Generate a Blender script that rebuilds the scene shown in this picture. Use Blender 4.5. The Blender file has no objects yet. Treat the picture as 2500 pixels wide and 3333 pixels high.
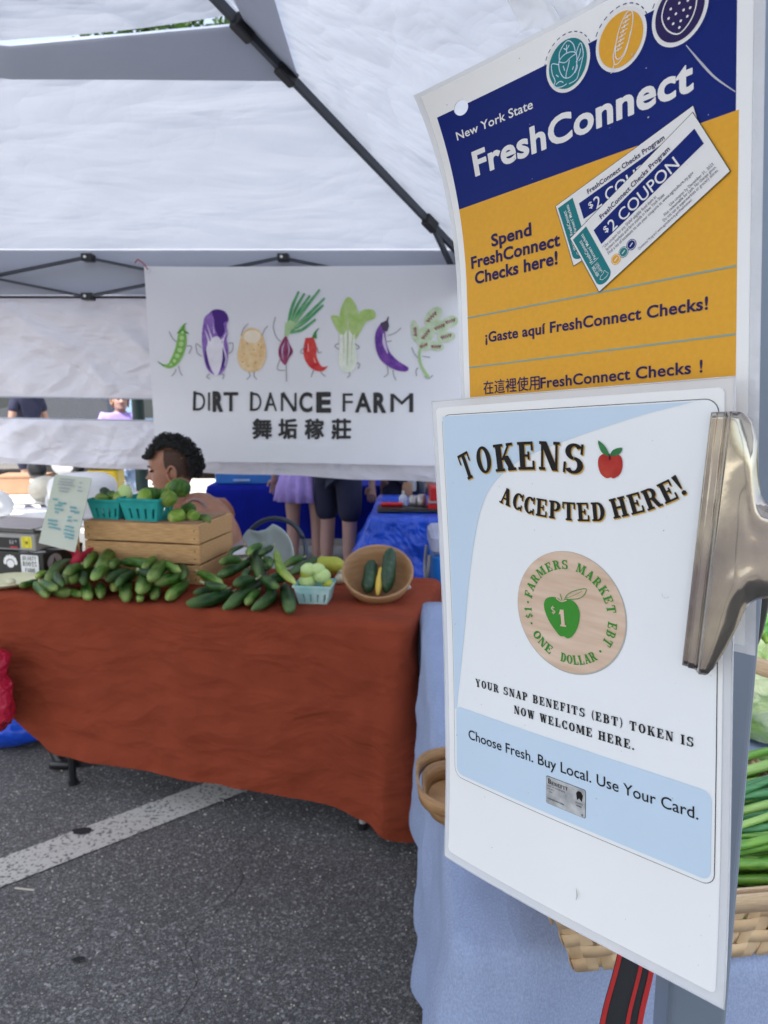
import bpy, bmesh, math, random
from math import sin, cos, pi, radians, sqrt, atan2
from mathutils import Vector, noise, Matrix
random.seed(7)
scene = bpy.context.scene
C = scene.collection

# ---------------------------------------------------------------- camera, sky, sun, exposure
cam_d = bpy.data.cameras.new('camera'); cam = bpy.data.objects.new('camera', cam_d); C.objects.link(cam)
scene.camera = cam
CAM_H = 1.45; PITCH = radians(9.0); FPX = 2312.0
cam.location = (0, 0, CAM_H); cam.rotation_euler = (radians(90) - PITCH, 0, 0)
cam_d.sensor_fit = 'VERTICAL'; cam_d.sensor_height = 34.6; cam_d.lens = 34.6 * FPX / 3333.0
cam_d.clip_start = 0.02; cam_d.clip_end = 400
cam_d.dof.use_dof = True; cam_d.dof.focus_distance = 0.60; cam_d.dof.aperture_fstop = 11.5

w = bpy.data.worlds.new('World'); scene.world = w; w.use_nodes = True
SUN_EL, SUN_AZ = radians(60), radians(214)     # azimuth the light comes from: x = sin, y = cos
nt = w.node_tree; bg = nt.nodes['Background']
sky = nt.nodes.new('ShaderNodeTexSky'); sky.sky_type = 'NISHITA'; sky.sun_disc = False
sky.sun_elevation = SUN_EL; sky.sun_rotation = SUN_AZ; sky.air_density = 1.0; sky.dust_density = 2.5; sky.ozone_density = 1.0
hsv = nt.nodes.new('ShaderNodeHueSaturation'); hsv.inputs['Saturation'].default_value = .62
nt.links.new(sky.outputs[0], hsv.inputs['Color']); nt.links.new(hsv.outputs[0], bg.inputs[0]); bg.inputs[1].default_value = 0.15
sd = bpy.data.lights.new('sun', 'SUN'); sd.energy = 4.2; sd.angle = radians(0.6); sd.color = (1, .96, .9)
sun = bpy.data.objects.new('sun', sd); C.objects.link(sun)
sdir = Vector((-sin(SUN_AZ) * cos(SUN_EL), -cos(SUN_AZ) * cos(SUN_EL), -sin(SUN_EL)))
sun.rotation_euler = sdir.to_track_quat('-Z', 'Y').to_euler(); sun.location = (0, 0, 8)
scene.view_settings.view_transform = 'Standard'; scene.view_settings.look = 'None'
scene.view_settings.exposure = 1.42; scene.view_settings.gamma = 1
scene.cycles.max_bounces = 8; scene.cycles.transparent_max_bounces = 8

# ---------------------------------------------------------------- helpers
def ray(x, y):
    a = (x - 1250) / FPX; b = (1666.5 - y) / FPX; c, s = cos(PITCH), sin(PITCH)
    return Vector((a, c + b * s, -s + b * c))
def at(x, y, Y):
    r = ray(x, y); return Vector((0, 0, CAM_H)) + r * (Y / r.y)
def atz(x, y, Z):
    r = ray(x, y); return Vector((0, 0, CAM_H)) + r * ((Z - CAM_H) / r.z)
def z1(x, y): return (.5425 * x, 1200 + .5425 * y)
def z2(x, y): return (600 + .5425 * x, 1450 + .5425 * y)
def h2l(h):
    o = []
    for i in (0, 2, 4):
        c = int(h[i:i+2], 16) / 255.0
        o.append(c / 12.92 if c <= .04045 else ((c + .055) / 1.055) ** 2.4)
    return tuple(o)

def mat(name, col, rough=.6, metal=0, var=.12, scale=12, bump=0, bscale=60, trans=0, alpha=0, spec=.5, stretch=(1,1,1), col2=None, sharp=None, coat=0, detail=4, bdist=.002, crumple=None):
    if isinstance(col, str): col = h2l(col)
    if isinstance(col2, str): col2 = h2l(col2)
    m = bpy.data.materials.new(name); m.use_nodes = True
    n, l = m.node_tree.nodes, m.node_tree.links
    p = n['Principled BSDF']; out = n['Material Output']
    p.inputs['Roughness'].default_value = rough; p.inputs['Metallic'].default_value = metal
    p.inputs['Specular IOR Level'].default_value = spec
    if coat: p.inputs['Coat Weight'].default_value = coat; p.inputs['Coat Roughness'].default_value = .08
    tc = n.new('ShaderNodeTexCoord'); mp = n.new('ShaderNodeMapping'); mp.inputs['Scale'].default_value = stretch
    l.new(tc.outputs['Object'], mp.inputs[0])
    nz = n.new('ShaderNodeTexNoise'); nz.inputs['Scale'].default_value = scale; nz.inputs['Detail'].default_value = detail
    l.new(mp.outputs[0], nz.inputs[0])
    rp = n.new('ShaderNodeValToRGB')
    lo, hi = (sharp or (.3, .7))
    rp.color_ramp.elements[0].position = lo; rp.color_ramp.elements[1].position = hi
    c2 = col2 or tuple(min(1, c * (1 + var)) for c in col); c1 = col if col2 else tuple(c * (1 - var) for c in col)
    rp.color_ramp.elements[0].color = (*c1, 1); rp.color_ramp.elements[1].color = (*c2, 1)
    l.new(nz.outputs[0], rp.inputs[0]); l.new(rp.outputs[0], p.inputs['Base Color'])
    bnode = None
    if bump:
        bz = n.new('ShaderNodeTexNoise'); bz.inputs['Scale'].default_value = bscale; bz.inputs['Detail'].default_value = 3
        l.new(mp.outputs[0], bz.inputs[0])
        bnode = n.new('ShaderNodeBump'); bnode.inputs['Strength'].default_value = bump; bnode.inputs['Distance'].default_value = bdist
        l.new(bz.outputs[0], bnode.inputs['Height']); l.new(bnode.outputs[0], p.inputs['Normal'])
    if crumple:
        cs, cd = crumple[:2]; cst = crumple[2] if len(crumple) > 2 else (1,1,1)
        m3 = n.new('ShaderNodeMapping'); m3.inputs['Scale'].default_value = cst; l.new(tc.outputs['Object'], m3.inputs[0])
        wz = n.new('ShaderNodeTexNoise'); wz.inputs['Scale'].default_value = cs*.35; wz.inputs['Detail'].default_value = 2; l.new(m3.outputs[0], wz.inputs[0])
        ad = n.new('ShaderNodeVectorMath'); ad.operation = 'MULTIPLY_ADD'; ad.inputs[1].default_value = (1.6/cs*1.5,)*3; l.new(wz.outputs['Color'], ad.inputs[0]); l.new(m3.outputs[0], ad.inputs[2])
        prev = None
        for k_, (sc2, am) in enumerate(((cs, 1.0), (cs*2.3, .40), (cs*5.1, .14))):
            vo = n.new('ShaderNodeTexVoronoi'); vo.inputs['Scale'].default_value = sc2; l.new(ad.outputs[0], vo.inputs['Vector'])
            mm = n.new('ShaderNodeMath'); mm.operation = 'MULTIPLY_ADD'; mm.inputs[1].default_value = am; l.new(vo.outputs['Distance'], mm.inputs[0])
            if prev: l.new(prev.outputs[0], mm.inputs[2])
            else: mm.inputs[2].default_value = 0
            prev = mm
        cb = n.new('ShaderNodeBump'); cb.inputs['Strength'].default_value = .8; cb.inputs['Distance'].default_value = cd
        l.new(prev.outputs[0], cb.inputs['Height'])
        if bnode: l.new(bnode.outputs[0], cb.inputs['Normal'])
        l.new(cb.outputs[0], p.inputs['Normal']); bnode = cb
    last = p
    if trans:
        t = n.new('ShaderNodeBsdfTranslucent'); l.new(rp.outputs[0], t.inputs[0])
        if bnode: l.new(bnode.outputs[0], t.inputs['Normal'])
        mx = n.new('ShaderNodeMixShader'); mx.inputs[0].default_value = trans
        l.new(p.outputs[0], mx.inputs[1]); l.new(t.outputs[0], mx.inputs[2]); last = mx
    if alpha:
        t = n.new('ShaderNodeBsdfTransparent'); mx = n.new('ShaderNodeMixShader'); mx.inputs[0].default_value = alpha
        l.new(last.outputs[0], mx.inputs[1]); l.new(t.outputs[0], mx.inputs[2]); last = mx
    if last is not p: l.new(last.outputs[0], out.inputs[0])
    return m

def link(name, me, material=None, parent=None, smooth=False):
    me.name = name
    o = bpy.data.objects.new(name, me); C.objects.link(o)
    if material: me.materials.append(material)
    if smooth:
        for p in me.polygons: p.use_smooth = True
    if parent: o.parent = parent
    return o
def mesh(name, v, f, material=None, parent=None, smooth=False):
    me = bpy.data.meshes.new(name); me.from_pydata([tuple(a) for a in v], [], f); me.update()
    return link(name, me, material, parent, smooth)
def from_bm(name, bm, material=None, parent=None, smooth=False):
    me = bpy.data.meshes.new(name); bm.to_mesh(me); bm.free()
    return link(name, me, material, parent, smooth)
def tag(o, label, cat, group=None, kind=None):
    o['label'] = label; o['category'] = cat
    if group: o['group'] = group
    if kind: o['kind'] = kind
    return o
def thing(name, label, cat, loc=(0,0,0), rz=0, group=None):
    o = bpy.data.objects.new(name, None); C.objects.link(o); o.location = loc; o.rotation_euler = (0, 0, rz)
    o.empty_display_size = .05
    return tag(o, label, cat, group)
def struct(o, label=None):
    o['kind'] = 'structure'
    if label: o['label'] = label
    return o
def copy_thing(root, loc, rz, label, sc=None):
    r = root.copy(); C.objects.link(r); r.location = loc; r.rotation_euler[2] = rz; r['label'] = label
    if sc: r.scale = sc
    for ch in list(root.children):
        c = ch.copy(); C.objects.link(c); c.parent = r
        for g in ch.children:
            d = g.copy(); C.objects.link(d); d.parent = c
    return r

class MB:
    def __init__(s): s.v = []; s.f = []
    def add(s, v, f):
        k = len(s.v); s.v += [tuple(a) for a in v]; s.f += [tuple(i + k for i in q) for q in f]; return s
    def box(s, x0, x1, y0, y1, z0, z1, M=None):
        v = [Vector(a) for a in ((x0,y0,z0),(x1,y0,z0),(x1,y1,z0),(x0,y1,z0),(x0,y0,z1),(x1,y0,z1),(x1,y1,z1),(x0,y1,z1))]
        if M: v = [M @ a for a in v]
        return s.add(v, [(0,3,2,1),(4,5,6,7),(0,1,5,4),(1,2,6,5),(2,3,7,6),(3,0,4,7)])
    def rbox(s, x0, x1, y0, y1, z0, z1, r=.01, n=3, M=None):   # box with rounded vertical corners and chamfered rims
        pts = []
        for cx, cy, a0 in ((x1-r,y1-r,0),(x0+r,y1-r,90),(x0+r,y0+r,180),(x1-r,y0+r,270)):
            for i in range(n+1):
                a = radians(a0 + 90*i/n); pts.append((cx, cy, cos(a), sin(a)))
        rings = []
        e = min(r*.5, (z1-z0)*.3)
        for z, rr in ((z0, r-e), (z0+e, r), (z1-e, r), (z1, r-e)):
            rings.append([Vector((a+c*rr, b+d*rr, z)) for a, b, c, d in pts])
        if M: rings = [[M @ q for q in k] for k in rings]
        N = len(pts); v = [q for k in rings for q in k]; f = []
        for j in range(3):
            for i in range(N): f.append((j*N+i, j*N+(i+1)%N, (j+1)*N+(i+1)%N, (j+1)*N+i))
        f.append(tuple(range(N))[::-1]); f.append(tuple(3*N+i for i in range(N)))
        return s.add(v, f)
    def tube(s, pts, rad, n=8, sx=1, sy=1, cap=True):
        pts = [Vector(p) for p in pts]; N = len(pts)
        if not hasattr(rad, '__len__'): rad = [rad]*N
        up = None; v = []
        for i, p in enumerate(pts):
            t = (pts[min(i+1,N-1)] - pts[max(i-1,0)]).normalized()
            if up is None: up = Vector((0,0,1)) if abs(t.z) < .9 else Vector((1,0,0))
            a = t.cross(up).normalized(); b = a.cross(t).normalized(); up = b
            for k in range(n):
                q = 2*pi*(k+.5)/n; v.append(p + a*(cos(q)*rad[i]*sx) + b*(sin(q)*rad[i]*sy))
        f = [(i*n+k, i*n+(k+1)%n, (i+1)*n+(k+1)%n, (i+1)*n+k) for i in range(N-1) for k in range(n)]
        if cap: f += [tuple(range(n))[::-1], tuple((N-1)*n+k for k in range(n))]
        return s.add(v, f)
    def bar(s, a, b, wd, ht):    # rectangular bar
        return s.tube([a, b], 1/sqrt(2), 4, wd, ht)
    def lathe(s, prof, n=24, M=None, a0=0, a1=2*pi):
        full = abs(a1-a0-2*pi) < 1e-6; m = n if full else n+1; v = []
        for r, z in prof:
            for k in range(m):
                a = a0+(a1-a0)*k/n; q = Vector((r*cos(a), r*sin(a), z)); v.append(M @ q if M else q)
        f = []
        for i in range(len(prof)-1):
            for k in range(n):
                k2 = (k+1) % m if full else k+1
                f.append((i*m+k, i*m+k2, (i+1)*m+k2, (i+1)*m+k))
        return s.add(v, f)
    def ball(s, c, rx, ry=None, rz=None, n=8, M=None, jit=0):
        ry = ry or rx; rz = rz or rx; v = []; f = []; R = n//2+1
        for i in range(R+1):
            a = pi*i/R
            for k in range(n):
                b = 2*pi*k/n; q = Vector((sin(a)*cos(b)*rx, sin(a)*sin(b)*ry, cos(a)*rz))
                if jit: q *= 1+random.uniform(-jit, jit)
                if M: q = M @ q
                v.append(q+Vector(c))
        for i in range(R):
            for k in range(n): f.append((i*n+k, (i+1)*n+k, (i+1)*n+(k+1)%n, i*n+(k+1)%n))
        return s.add(v, f)
    def build(s, name, material=None, parent=None, smooth=False):
        return mesh(name, s.v, s.f, material, parent, smooth)
def grid(fn, nu, nv):
    v = [fn(i/nu, j/nv) for j in range(nv+1) for i in range(nu+1)]
    f = [(j*(nu+1)+i, j*(nu+1)+i+1, (j+1)*(nu+1)+i+1, (j+1)*(nu+1)+i) for j in range(nv) for i in range(nu)]
    return v, f
def solidify(o, t, off=0):
    m = o.modifiers.new('thickness', 'SOLIDIFY'); m.thickness = t; m.offset = off; return o
def catmull(P, k=6, closed=False):
    P = [Vector(p) for p in P]; n = len(P); out = []
    rng = range(n if closed else n-1)
    for i in rng:
        p0 = P[(i-1) % n] if closed or i > 0 else P[0]; p1 = P[i]; p2 = P[(i+1) % n]; p3 = P[(i+2) % n] if closed or i+2 < n else P[-1]
        for j in range(k):
            t = j/k
            out.append(.5*((2*p1)+(p2-p0)*t+(2*p0-5*p1+4*p2-p3)*t*t+(3*p1-p0-3*p2+p3)*t**3))
    if not closed: out.append(P[-1])
    return out
def fbm(p, s, o=3):
    v = 0; a = 1
    for i in range(o): v += a*noise.noise(Vector(p)*s); s *= 2.1; a *= .5
    return v
def ridged(p, s): return 1-abs(noise.noise(Vector(p)*s))*2

# ---------------------------------------------------------------- flat print: 2-D shapes mapped onto a surface
_tcache = {}
def text2d(body, bold=0.0):
    key = (body, bold)
    if key in _tcache: return _tcache[key]
    cu = bpy.data.curves.new('txt', 'FONT'); cu.body = body; cu.offset = bold; cu.resolution_u = 4
    if bold > 0: cu.space_character = 1+bold*2.2
    ob = bpy.data.objects.new('txt', cu); C.objects.link(ob)
    dg = bpy.context.evaluated_depsgraph_get(); me = ob.evaluated_get(dg).to_mesh()
    v = [(a.co.x, a.co.y) for a in me.vertices]; f = [tuple(p.vertices) for p in me.polygons]
    ob.evaluated_get(dg).to_mesh_clear(); bpy.data.objects.remove(ob); bpy.data.curves.remove(cu)
    _tcache[key] = (v, f); return v, f
CAPH = 0.73
class Print:
    """collects 2-D polygons (u right, v down) with a layer height; cut on a grid when large; mapped by fn(u, v, h)"""
    def __init__(s, fn, step=None, base=0.0001): s.fn = fn; s.bm = bmesh.new(); s.step = step; s.base = base; s.k = 0
    def poly(s, pts, lift=0):
        s.k += 1; z = s.base + lift + (s.k % 40)*2e-6
        vs = [s.bm.verts.new((p[0], p[1], z)) for p in pts]
        try: s.bm.faces.new(vs)
        except ValueError: pass
        return s
    def mesh2(s, v, f, lift=0):
        z = s.base+lift; vs = [s.bm.verts.new((a[0], a[1], z)) for a in v]
        for q in f:
            try: s.bm.faces.new([vs[i] for i in q])
            except ValueError: pass
        return s
    def text(s, body, p0, p1, cap, bold=0, skew=0, fit=True):
        cjk_ = any(ord(c) > 0x2e80 for c in body)
        base_b = 0 if cjk_ else min(bold, .018)
        v, f = text2d(body, base_b)
        if not v: return s
        x0 = min(a[0] for a in v); x1 = max(a[0] for a in v)
        d = Vector((p1[0]-p0[0], p1[1]-p0[1])); L = d.length; d /= L; n = Vector((d.y, -d.x))
        sx = L/(x1-x0) if fit else cap/CAPH; sy = cap/CAPH
        w2 = [(p0[0]+d.x*(a[0]-x0)*sx+n.x*a[1]*sy, p0[1]+d.y*(a[0]-x0)*sx+n.y*a[1]*sy) for a in v]
        s.mesh2(w2, f)
        ex = bold-base_b
        if ex > .001:
            for i in range(8):
                a = pi*i/4; dx, dy = cos(a)*ex*sy, sin(a)*ex*sy
                s.mesh2([(p[0]+dx, p[1]+dy) for p in w2], f, (i+1)*3e-6)
        return s
    def rect(s, u0, u1, v0, v1, r=0, n=6):
        if not r: return s.poly([(u0,v0),(u1,v0),(u1,v1),(u0,v1)])
        pts = []
        for cx, cy, a0 in ((u1-r,v1-r,0),(u0+r,v1-r,90),(u0+r,v0+r,180),(u1-r,v0+r,270)):
            for i in range(n+1):
                a = radians(a0+90*i/n); pts.append((cx+cos(a)*r, cy+sin(a)*r))
        return s.poly(pts)
    def disc(s, c, rx, ry=None, n=28, rot=0):
        ry = ry or rx; return s.poly([(c[0]+cos(2*pi*i/n)*rx*cos(rot)-sin(2*pi*i/n)*ry*sin(rot), c[1]+cos(2*pi*i/n)*rx*sin(rot)+sin(2*pi*i/n)*ry*cos(rot)) for i in range(n)])
    def ring(s, c, r0, r1, ky=1, n=36, a0=0, a1=2*pi):
        v = []; f = []
        for i in range(n+1):
            a = a0+(a1-a0)*i/n; v += [(c[0]+cos(a)*r0, c[1]+sin(a)*r0*ky), (c[0]+cos(a)*r1, c[1]+sin(a)*r1*ky)]
            if i: f.append((2*i-2, 2*i-1, 2*i+1, 2*i))
        return s.mesh2(v, f)
    def stroke(s, pts, wd, smooth=0, closed=False):
        if smooth: 
            if hasattr(wd, '__len__'):
                q = catmull([(p[0], p[1], w_) for p, w_ in zip(pts, wd)], smooth, closed); pts = [(a.x, a.y) for a in q]; wd = [max(a.z, 0) for a in q]
            else: pts = [(a.x, a.y) for a in catmull([(p[0], p[1], 0) for p in pts], smooth, closed)]
        n = len(pts)
        if not hasattr(wd, '__len__'): wd = [wd]*n
        if closed: pts = list(pts)+[pts[0]]; wd = list(wd)+[wd[0]]; n += 1
        v = []; f = []
        for i in range(n):
            a = Vector(pts[max(i-1, 0)][:2]); b = Vector(pts[min(i+1, n-1)][:2])
            if closed and i in (0, n-1): a = Vector(pts[n-2][:2]); b = Vector(pts[1][:2])
            d = (b-a); d = d.normalized() if d.length > 0 else Vector((1, 0)); m = Vector((-d.y, d.x))*wd[i]*.5
            v += [(pts[i][0]+m.x, pts[i][1]+m.y), (pts[i][0]-m.x, pts[i][1]-m.y)]
            if i: f.append((2*i-2, 2*i-1, 2*i+1, 2*i))
        s.k += 1
        return s.mesh2(v, f, (s.k % 40)*2e-6)
    def build(s, name, material, parent):
        bm = s.bm
        bmesh.ops.triangulate(bm, faces=bm.faces[:])
        if s.step:
            us = [v.co.x for v in bm.verts]; vs = [v.co.y for v in bm.verts]
            for ax, lo, hi in ((0, min(us), max(us)), (1, min(vs), max(vs))):
                k = math.ceil(lo/s.step)
                while k*s.step < hi:
                    co = [0, 0, 0]; co[ax] = k*s.step; no = [0, 0, 0]; no[ax] = 1
                    bmesh.ops.bisect_plane(bm, geom=bm.verts[:]+bm.edges[:]+bm.faces[:], plane_co=co, plane_no=no, dist=1e-7); k += 1
        for v in bm.verts: v.co = s.fn(v.co.x, v.co.y, v.co.z)
        bm.faces.ensure_lookup_table()
        return from_bm(name, bm, material, parent)

# slab-serif capitals, drawn as strokes: unit cap height, y up
def slab(ch):
    T, t, S = .25, .10, .10; P = []; W = .78
    R = lambda x0, x1, y0, y1: P.append([(x0,y0),(x1,y0),(x1,y1),(x0,y1)])
    def stem(x, y0=0, y1=1, b=True, tp=True, w=T, e=.085):
        R(x, x+w, y0, y1)
        if b: R(x-e, x+w+e, y0, y0+S)
        if tp: R(x-e, x+w+e, y1-S, y1)
    def arc(cx, cy, rx, ry, a0, a1, T_=T, t_=t, n=14):
        for i in range(n):
            a, b = radians(a0+(a1-a0)*i/n), radians(a0+(a1-a0)*(i+1)/n)
            P.append([(cx+rx*cos(a), cy+ry*sin(a)), (cx+rx*cos(b), cy+ry*sin(b)), (cx+(rx-T_)*cos(b), cy+(ry-t_)*sin(b)), (cx+(rx-T_)*cos(a), cy+(ry-t_)*sin(a))])
    def diag(x0, y0, x1, y1, w): P.append([(x0-w/2,y0),(x0+w/2,y0),(x1+w/2,y1),(x1-w/2,y1)])
    if ch == 'A': diag(.14,0,.42,1,.11); diag(.7,0,.44,1,.26); R(.22,.62,.3,.4); R(0,.3,0,S); R(.52,.88,0,S); W=.88
    elif ch == 'B': stem(.09); R(.3,.5,.9,1); R(.3,.5,.46,.56); R(.3,.5,0,.1); arc(.44,.74,.31,.26,-90,90,.22); arc(.46,.28,.34,.28,-90,90,.24); W=.84
    elif ch == 'C': arc(.42,.5,.4,.5,40,320,.26); R(.66,.76,.62,1); R(.66,.76,0,.34); W=.8
    elif ch == 'D': stem(.09); R(.3,.45,.9,1); R(.3,.45,0,.1); arc(.4,.5,.42,.5,-90,90,.26); W=.84
    elif ch in 'EF':
        stem(.09); R(.3,.72,.9,1); R(.64,.74,.68,1); R(.3,.55,.46,.55); R(.47,.56,.36,.65); W=.78
        if ch == 'E': R(.3,.76,0,.1); R(.68,.78,0,.32); W=.82
    elif ch == 'H': stem(.09); stem(.6); R(.3,.65,.45,.56); W=.96
    elif ch == 'I': stem(.09); W=.44
    elif ch == 'K': stem(.09); diag(.36,.4,.72,1,.1); diag(.5,.55,.76,0,.26); R(.58,.86,.9,1); R(.56,.92,0,S); R(.3,.4,.4,.5); W=.92
    elif ch == 'L': stem(.09); R(.3,.74,0,.1); R(.66,.76,0,.36); W=.78
    elif ch == 'M': stem(.06,w=.1); stem(.8,w=.25); diag(.2,1,.52,.1,.24); diag(.82,1,.54,.1,.09); W=1.14
    elif ch == 'N': stem(.08,w=.1,tp=True); diag(.17,1,.68,0,.26); stem(.68,w=.1,b=False); W=.88
    elif ch == 'O': arc(.44,.5,.42,.5,0,360,.25,n=28); W=.88
    elif ch == 'P': stem(.09); R(.3,.45,.9,1); R(.3,.45,.42,.52); arc(.42,.71,.36,.29,-90,90,.24); W=.8
    elif ch == 'R': stem(.09); R(.3,.45,.9,1); R(.3,.5,.44,.54); arc(.42,.72,.34,.28,-90,90,.24); diag(.5,.5,.7,.06,.24); R(.62,.9,0,.1); W=.9
    elif ch == 'S': arc(.38,.73,.34,.27,30,270,.22); arc(.4,.28,.36,.28,-150,90,.22); R(.62,.71,.66,1); R(.02,.11,0,.36); W=.8
    elif ch == 'T': stem(.32,tp=False); R(.02,.87,.9,1); R(.02,.12,.64,1); R(.77,.87,.64,1); W=.9
    elif ch == 'U': stem(.09,.3,1,b=False); stem(.66,.3,1,b=False,w=.1); arc(.42,.3,.34,.3,180,360,.24); W=.88
    elif ch == 'W': diag(.16,1,.36,0,.24); diag(.54,.95,.38,0,.09); diag(.56,1,.76,0,.24); diag(.96,1,.78,0,.09); R(0,.32,.9,1); R(.4,.72,.9,1); R(.84,1.08,.9,1); W=1.1
    elif ch == 'Y': diag(.16,1,.42,.42,.25); diag(.72,1,.46,.42,.09); stem(.32,0,.45,tp=False); R(0,.34,.9,1); R(.58,.86,.9,1); W=.88
    elif ch == '1': stem(.2,tp=False); P.append([(.06,.7),(.2,.78),(.2,1),(.45,1),(.2,.72)]); R(.2,.45,.9,1); W=.6
    elif ch == '$': arc(.34,.7,.3,.22,30,270,.17,.09); arc(.36,.3,.32,.22,-150,90,.17,.09); R(.3,.38,-.06,1.06); W=.72
    elif ch == '!': P.append([(.08,1),(.36,1),(.27,.32),(.17,.32)]); arc(.22,.1,.13,.11,0,360,.12,.1); W=.46
    elif ch == '.': arc(.14,.1,.12,.11,0,360,.11,.1); W=.3
    elif ch == '(': arc(.5,.5,.42,.64,115,245,.15,.05); W=.38
    elif ch == ')': arc(-.1,.5,.42,.64,-65,65,.15,.05); W=.38
    else: W = .42
    return P, W
def slab_text(pr, body, path, cap, gap=.1, squeeze=1.0, fitw=True, lifts=0):
    """letters along a polyline path [(u, v), ...] (v down); stretched to fill its length"""
    pts = [Vector(p) for p in path]; seg = [(pts[i+1]-pts[i]).length for i in range(len(pts)-1)]; L = sum(seg)
    gl = [slab(c) for c in body]; tot = sum(W for _, W in gl)+gap*(len(body)-1)
    k = L/tot if fitw else cap
    def pos(d):
        i = 0
        while i < len(seg)-1 and d > seg[i]: d -= seg[i]; i += 1
        t = (pts[i+1]-pts[i]).normalized(); return pts[i]+t*d, t
    x = 0; lay = 0
    for P, W in gl:
        c, t = pos((x+W/2)*k)
        t = (pos((x+W)*k)[0]-pos(x*k)[0]).normalized(); n = Vector((t.y, -t.x))
        for q in P:
            lay = (lay+1) % 30
            vs = [c+t*((a-W/2)*k)+n*(b*cap) for a, b in q]
            pr.mesh2([(a.x, a.y) for a in vs], [(0,1,2,3)[:len(q)] if len(q) < 5 else tuple(range(len(q)))], lifts+lay*3e-6)
        x += W+gap
# ---------------------------------------------------------------- materials
M = {}
def mk(k, *a, **b): M[k] = mat(k, *a, **b); return M[k]
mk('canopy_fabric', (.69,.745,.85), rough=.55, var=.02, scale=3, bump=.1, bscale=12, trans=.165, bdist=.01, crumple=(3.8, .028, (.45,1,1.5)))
mk('shade_strip_fabric', (.46,.50,.60), rough=.55, var=.03, scale=3, trans=.05, crumple=(3.4, .012, (.55,1,1.5)))  # roof cloth greyed: the shade of the overlap is in the colour
mk('shaded_valance_fabric', (.40,.425,.50), rough=.6, var=.03, scale=3, bump=.15, bscale=14, trans=.04, bdist=.01)  # white cloth greyed so the colour carries the shade under the eave
mk('wall_fabric', (.78,.77,.83), rough=.36, var=.03, scale=4, bump=.1, bscale=10, trans=.14, bdist=.01, crumple=(5.5, .034, (.7,1,1.2)))
mk('banner_fabric', (.83,.84,.87), rough=.7, var=.02, scale=3, bump=.1, bscale=500, trans=.18)
mk('tent_steel', (.055,.062,.075), rough=.4, metal=.3, var=.1)
mk('tent_plastic', (.012,.012,.014), rough=.4)
mk('screw', (.7,.7,.7), rough=.3, metal=1)
mk('rust_cloth', (.235,.046,.021), rough=.9, var=.08, scale=9, bump=.35, bscale=700, bdist=.0006, spec=.12, crumple=(8.0, .017, (.6,1,1.3)))
mk('blue_cloth', (.285,.345,.50), rough=.92, var=.14, scale=480, bump=.6, bscale=700, bdist=.0006, spec=.12, stretch=(1,.55,.55), crumple=(4.5, .022, (1,.8,.5)))
mk('royal_cloth', (.003,.010,.24), rough=.8, var=.15, scale=5, spec=.15)
mk('blue_tarp', (.008,.07,.55), rough=.3, var=.2, scale=5, bump=.2, bscale=14, bdist=.02, crumple=(6, .05))
mk('line_paint', (.52,.50,.45), rough=.8, var=.2, scale=90, col2=(.15,.145,.135), sharp=(.52,.64), bump=.3, bscale=300)
mk('crate_wood', (.42,.225,.085), rough=.7, col2=(.62,.37,.16), scale=20, stretch=(1,8,12), bump=.3, bscale=60, sharp=(.35,.7))
mk('teal_pulp', (.012,.30,.28), rough=.85, var=.1, scale=30, bump=.3, bscale=300)
mk('pale_pulp', (.22,.52,.52), rough=.85, col2=(.50,.66,.62), scale=14, bump=.3, bscale=300)
mk('bowl_wood', (.30,.155,.065), rough=.5, col2=(.40,.23,.11), scale=9, stretch=(1,1,7))
mk('squash_dark', (.014,.045,.018), rough=.45, col2=(.05,.11,.045), scale=60, sharp=(.5,.75), bump=.1, bscale=90)
mk('squash_yellow', (.62,.42,.06), rough=.45, var=.1)
mk('squash_lime', (.34,.40,.03), rough=.5, col2=(.45,.44,.05), scale=30, bump=.8, bscale=60, bdist=.004)
mk('squash_pale', (.55,.66,.32), rough=.5, col2=(.42,.58,.18), scale=25)
mk('stem_tan', (.33,.33,.18), rough=.8)
mk('skin', (.36,.165,.10), rough=.5, var=.14, scale=24, bump=.1, bscale=300, bdist=.0004)
mk('skin_dark', (.30,.17,.13), rough=.55, var=.06)
mk('skin_pink', (.34,.20,.17), rough=.55, var=.06)
mk('hair', (.006,.005,.005), rough=.55, var=.3)
mk('hair_short', (.075,.040,.028), rough=.85, var=.45, scale=260)
mk('lip', (.36,.13,.11), rough=.5); mk('eye_dark', (.02,.012,.01), rough=.2)
mk('tank_top', (.30,.22,.22), rough=.9); mk('purple_cloth', (.30,.22,.55), rough=.8, var=.15); mk('navy_cloth', (.008,.010,.035), rough=.85)
mk('pale_blue_cloth', (.35,.48,.68), rough=.85); mk('white_cloth', (.75,.76,.78), rough=.85)
mk('grey_plastic', (.33,.32,.31), rough=.45, var=.04); mk('steel_plate', (.42,.40,.40), rough=.32, metal=.7, var=.05)
mk('black_plastic', (.012,.013,.014), rough=.35); mk('black_box', (.018,.020,.018), rough=.5)
mk('sticker_white', (.78,.78,.78), rough=.5, var=.03); mk('sticker_yellow', (.80,.68,.02), rough=.5); mk('ink', (.012,.012,.014), rough=.5, var=.2)
mk('sticker_grey', (.45,.45,.47), rough=.5); mk('ink_teal', (.03,.30,.36), rough=.6); mk('ink_grey', (.30,.31,.36), rough=.6); mk('ink_red', (.55,.03,.05), rough=.5)
mk('board_green', (.50,.54,.42), rough=.7, col2=(.60,.60,.52), scale=5)
mk('plate_cream', (.80,.78,.50), rough=.4, var=.03); mk('white_plastic', (.78,.79,.80), rough=.35, var=.02)
mk('cardboard', (.30,.17,.10), rough=.85, var=.08); mk('clear_plastic', (.75,.80,.82), rough=.12, alpha=.6, var=.02)
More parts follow.
